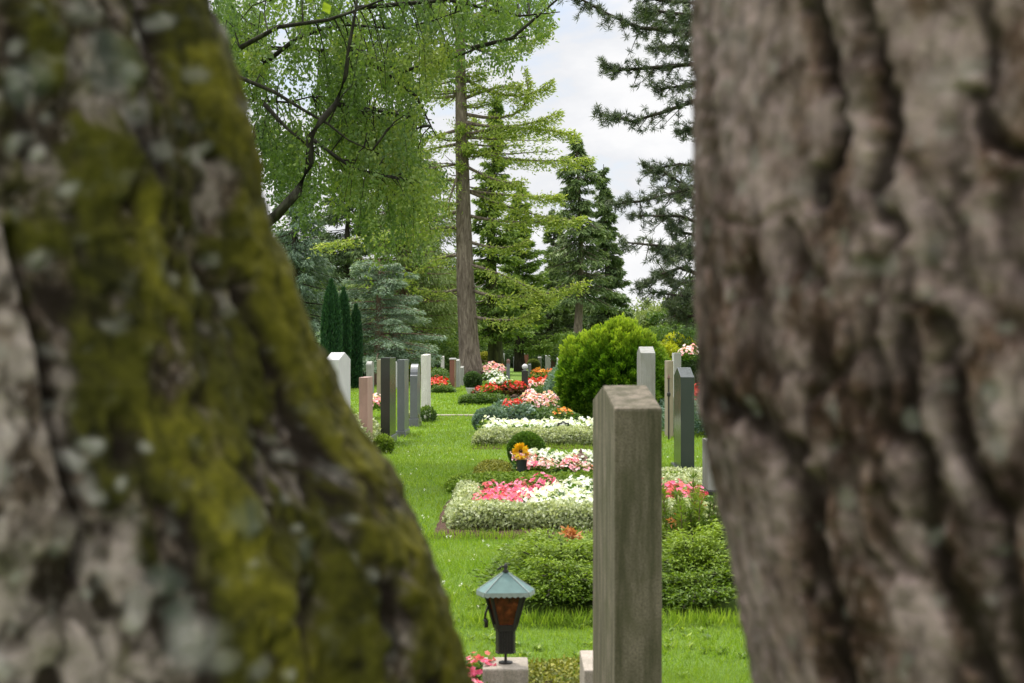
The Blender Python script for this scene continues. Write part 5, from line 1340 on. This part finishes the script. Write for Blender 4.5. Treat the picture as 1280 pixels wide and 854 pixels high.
# ------------------------------------------------------------------ grass
def grass():
    zones = [(3.6, 6.8, -1.4, 2.2, 5200, .050, .0034), (6.8, 11.5, -1.8, 2.6, 2900, .050, .005), (11.5, 20, -3.2, 4.0, 1050, .052, .008), (20, 34, -4.5, 6.0, 420, .056, .013), (34, 62, -7.5, 9, 120, .07, .025)]
    PP = []; LL = []; WW = []
    for (y0, y1, x0, x1, dens, L, W) in zones:
        n = int((y1 - y0) * (x1 - x0) * dens)
        x = rng.uniform(x0, x1, n); y = rng.uniform(y0, y1, n)
        k = np.ones(n, bool)
        for (a, b, c, e) in BEDS: k &= ~((x > a + .03) & (x < b) & (y > c + .02) & (y < e))
        # keep to what the eye could see from about here
        k &= (x / y > -.30) & (x / y < .34)
        x = x[k]; y = y[k]; n = len(x)
        hn = fbm(np.stack([x * 2.2, y * 2.2, x * 0], 1), 44, 3)
        PP.append(np.stack([x, y, zgr(x, y) - .003], 1)); LL.append(L * (.45 + 1.1 * hn) * rng.uniform(.6, 1.25, n)); WW.append(W * rng.uniform(.7, 1.3, n))
    P = np.concatenate(PP); L = np.concatenate(LL); W = np.concatenate(WW); n = len(P)
    D = np.stack([rng.normal(size=n) * .5, rng.normal(size=n) * .5, np.ones(n)], 1)
    tone = np.clip(rng.random(n) * .7 + .5 * (fbm(P * np.array([1.6, 1.6, 0]), 55, 3) - .4) + .1, 0, 1)
    o = leaves('grass', P, D, rand_dirs(n), L, W, M['grass'], None, tone, bend=.22); tag(o, 'short bright green lawn grass', 'grass', kind='stuff')
    # tufts left uncut around stones and along bed fronts
    T = []
    for (x0, x1, y0, m) in ((-.3, 1.6, 7.9, 1500), (-.8, 1.9, 11.35, 1500), (.2, .55, 4.25, 300), (-.62, 1.4, 21.3, 800)):
        T.append(np.stack([rng.uniform(x0, x1, m), y0 + rng.normal(size=m) * .05, np.zeros(m)], 1))
    T = np.concatenate(T); n = len(T); D = np.stack([rng.normal(size=n) * .35, rng.normal(size=n) * .35, np.ones(n)], 1)
    o = leaves('grass_tufts', T, D, rand_dirs(n), rng.uniform(.05, .12, n), rng.uniform(.004, .007, n), M['grass'], bend=.15); tag(o, 'longer uncut grass along the fronts of the beds', 'grass', kind='stuff')
    # clover and daisies
    n = 1300; y = rng.uniform(8.2, 30, n) ; x = rng.uniform(-.28, .3, n) * y; k = (fbm(np.stack([x * 1.3, y * .9, x * 0], 1), 66, 2) > .5)
    for (a, b, c, e) in BEDS: k &= ~((x > a) & (x < b) & (y > c) & (y < e))
    x = x[k]; y = y[k]; n = len(x)
    C = np.stack([x, y, zgr(x, y) + .04], 1); C = np.repeat(C, 5, 0) + rng.normal(size=(n * 5, 3)) * .004
    o = leaves('clover_flowers', C, rand_dirs(n * 5) + np.array([0, 0, .5]), rand_dirs(n * 5), .013, .010, M['clover']); tag(o, 'tiny white clover and daisy heads scattered over the lawn', 'wild flowers', kind='stuff')
    # broad leaved weeds near
    n = 260; y = rng.uniform(5.2, 9.5, n); x = rng.uniform(-.1, .26, n) * y; m = 9
    C = np.repeat(np.stack([x, y, zgr(x, y) + .005], 1), m, 0); a = rng.uniform(0, 2 * PI, n * m)
    o = leaves('lawn_weeds', C, np.stack([np.cos(a), np.sin(a), rng.uniform(.2, .9, n * m)], 1), np.tile([[0, 0, 1.]], (n * m, 1)), .045, .02, M['cover'], bend=.05); tag(o, 'small broad leaved weeds in the near lawn', 'weeds', kind='stuff')
grass()

# ------------------------------------------------------------------ world, sun, camera
SUN_EL, SUN_AZ = math.radians(58), math.radians(-22)      # azimuth from +Y toward +X
wd = bpy.data.worlds.new('World'); SC.world = wd; wd.use_nodes = True
nt = wd.node_tree; nt.nodes.clear()
out = N(nt, 'ShaderNodeOutputWorld'); bg = N(nt, 'ShaderNodeBackground'); bg.inputs[1].default_value = 0.1
sky = N(nt, 'ShaderNodeTexSky'); sky.sky_type = 'NISHITA'; sky.sun_disc = False
sky.sun_elevation = SUN_EL; sky.sun_rotation = SUN_AZ
tc = N(nt, 'ShaderNodeTexCoord'); mp = N(nt, 'ShaderNodeMapping'); mp.inputs['Scale'].default_value = (1, 1, 2.6)
mp.inputs['Location'].default_value = (.3, .1, .2)
nt.links.new(tc.outputs['Generated'], mp.inputs[0])
cn = noise(nt, 3.2, 6, 0.6, mp.outputs[0], 0.4)
sep = N(nt, 'ShaderNodeSeparateXYZ'); nt.links.new(tc.outputs['Generated'], sep.inputs[0])
mr = N(nt, 'ShaderNodeMapRange'); mr.inputs['From Min'].default_value = 0.22; mr.inputs['From Max'].default_value = 1; mr.inputs['To Min'].default_value = 5.9; mr.inputs['To Max'].default_value = 27
nt.links.new(sep.outputs['Z'], mr.inputs['Value'])
shade = ramp(nt, [(0.36, (0.70, 0.74, 0.82)), (0.47, (0.86, 0.875, 0.91)), (0.56, (0.99, 0.99, 1.0)), (0.7, (1.05, 1.04, 1.03))], cn)
vm = N(nt, 'ShaderNodeVectorMath', operation='SCALE'); nt.links.new(shade, vm.inputs[0]); nt.links.new(mr.outputs[0], vm.inputs['Scale'])
mask = ramp(nt, [(0.36, 0.45), (0.48, 1.0)], cn)
sk2 = N(nt, 'ShaderNodeVectorMath', operation='SCALE'); nt.links.new(sky.outputs[0], sk2.inputs[0]); sk2.inputs['Scale'].default_value = 1.0
wc = mix(nt, mask, sk2.outputs[0], vm.outputs[0])
nt.links.new(wc, bg.inputs[0]); nt.links.new(bg.outputs[0], out.inputs[0])

sl = bpy.data.lights.new('sun', 'SUN'); sl.energy = 2.2; sl.angle = math.radians(6); sl.color = (1.0, 0.95, 0.86)
so = bpy.data.objects.new('sun', sl); COL.objects.link(so)
sd = Vector((math.sin(SUN_AZ) * math.cos(SUN_EL), math.cos(SUN_AZ) * math.cos(SUN_EL), math.sin(SUN_EL)))
so.rotation_euler = sd.to_track_quat('Z', 'Y').to_euler(); so.location = (0, 0, 30)

cam = bpy.data.cameras.new('camera'); cam.lens = 50; cam.sensor_width = 36; cam.sensor_fit = 'HORIZONTAL'
cam.clip_start = .05; cam.clip_end = 2000; cam.shift_y = (VH - 427) / 1280.0
cam.dof.use_dof = True; cam.dof.focus_distance = 21; cam.dof.aperture_fstop = 6.6; cam.dof.aperture_blades = 0
co = bpy.data.objects.new('camera', cam); COL.objects.link(co); co.location = (0, 0, H); co.rotation_euler = (PI / 2, 0, 0)
SC.camera = co
SC.render.engine = 'CYCLES'
SC.view_settings.view_transform = 'Standard'; SC.view_settings.look = 'None'
SC.view_settings.exposure = 0.75; SC.view_settings.gamma = 1; SC.view_settings.use_curve_mapping = False
SC.cycles.max_bounces = 8; SC.cycles.transparent_max_bounces = 8
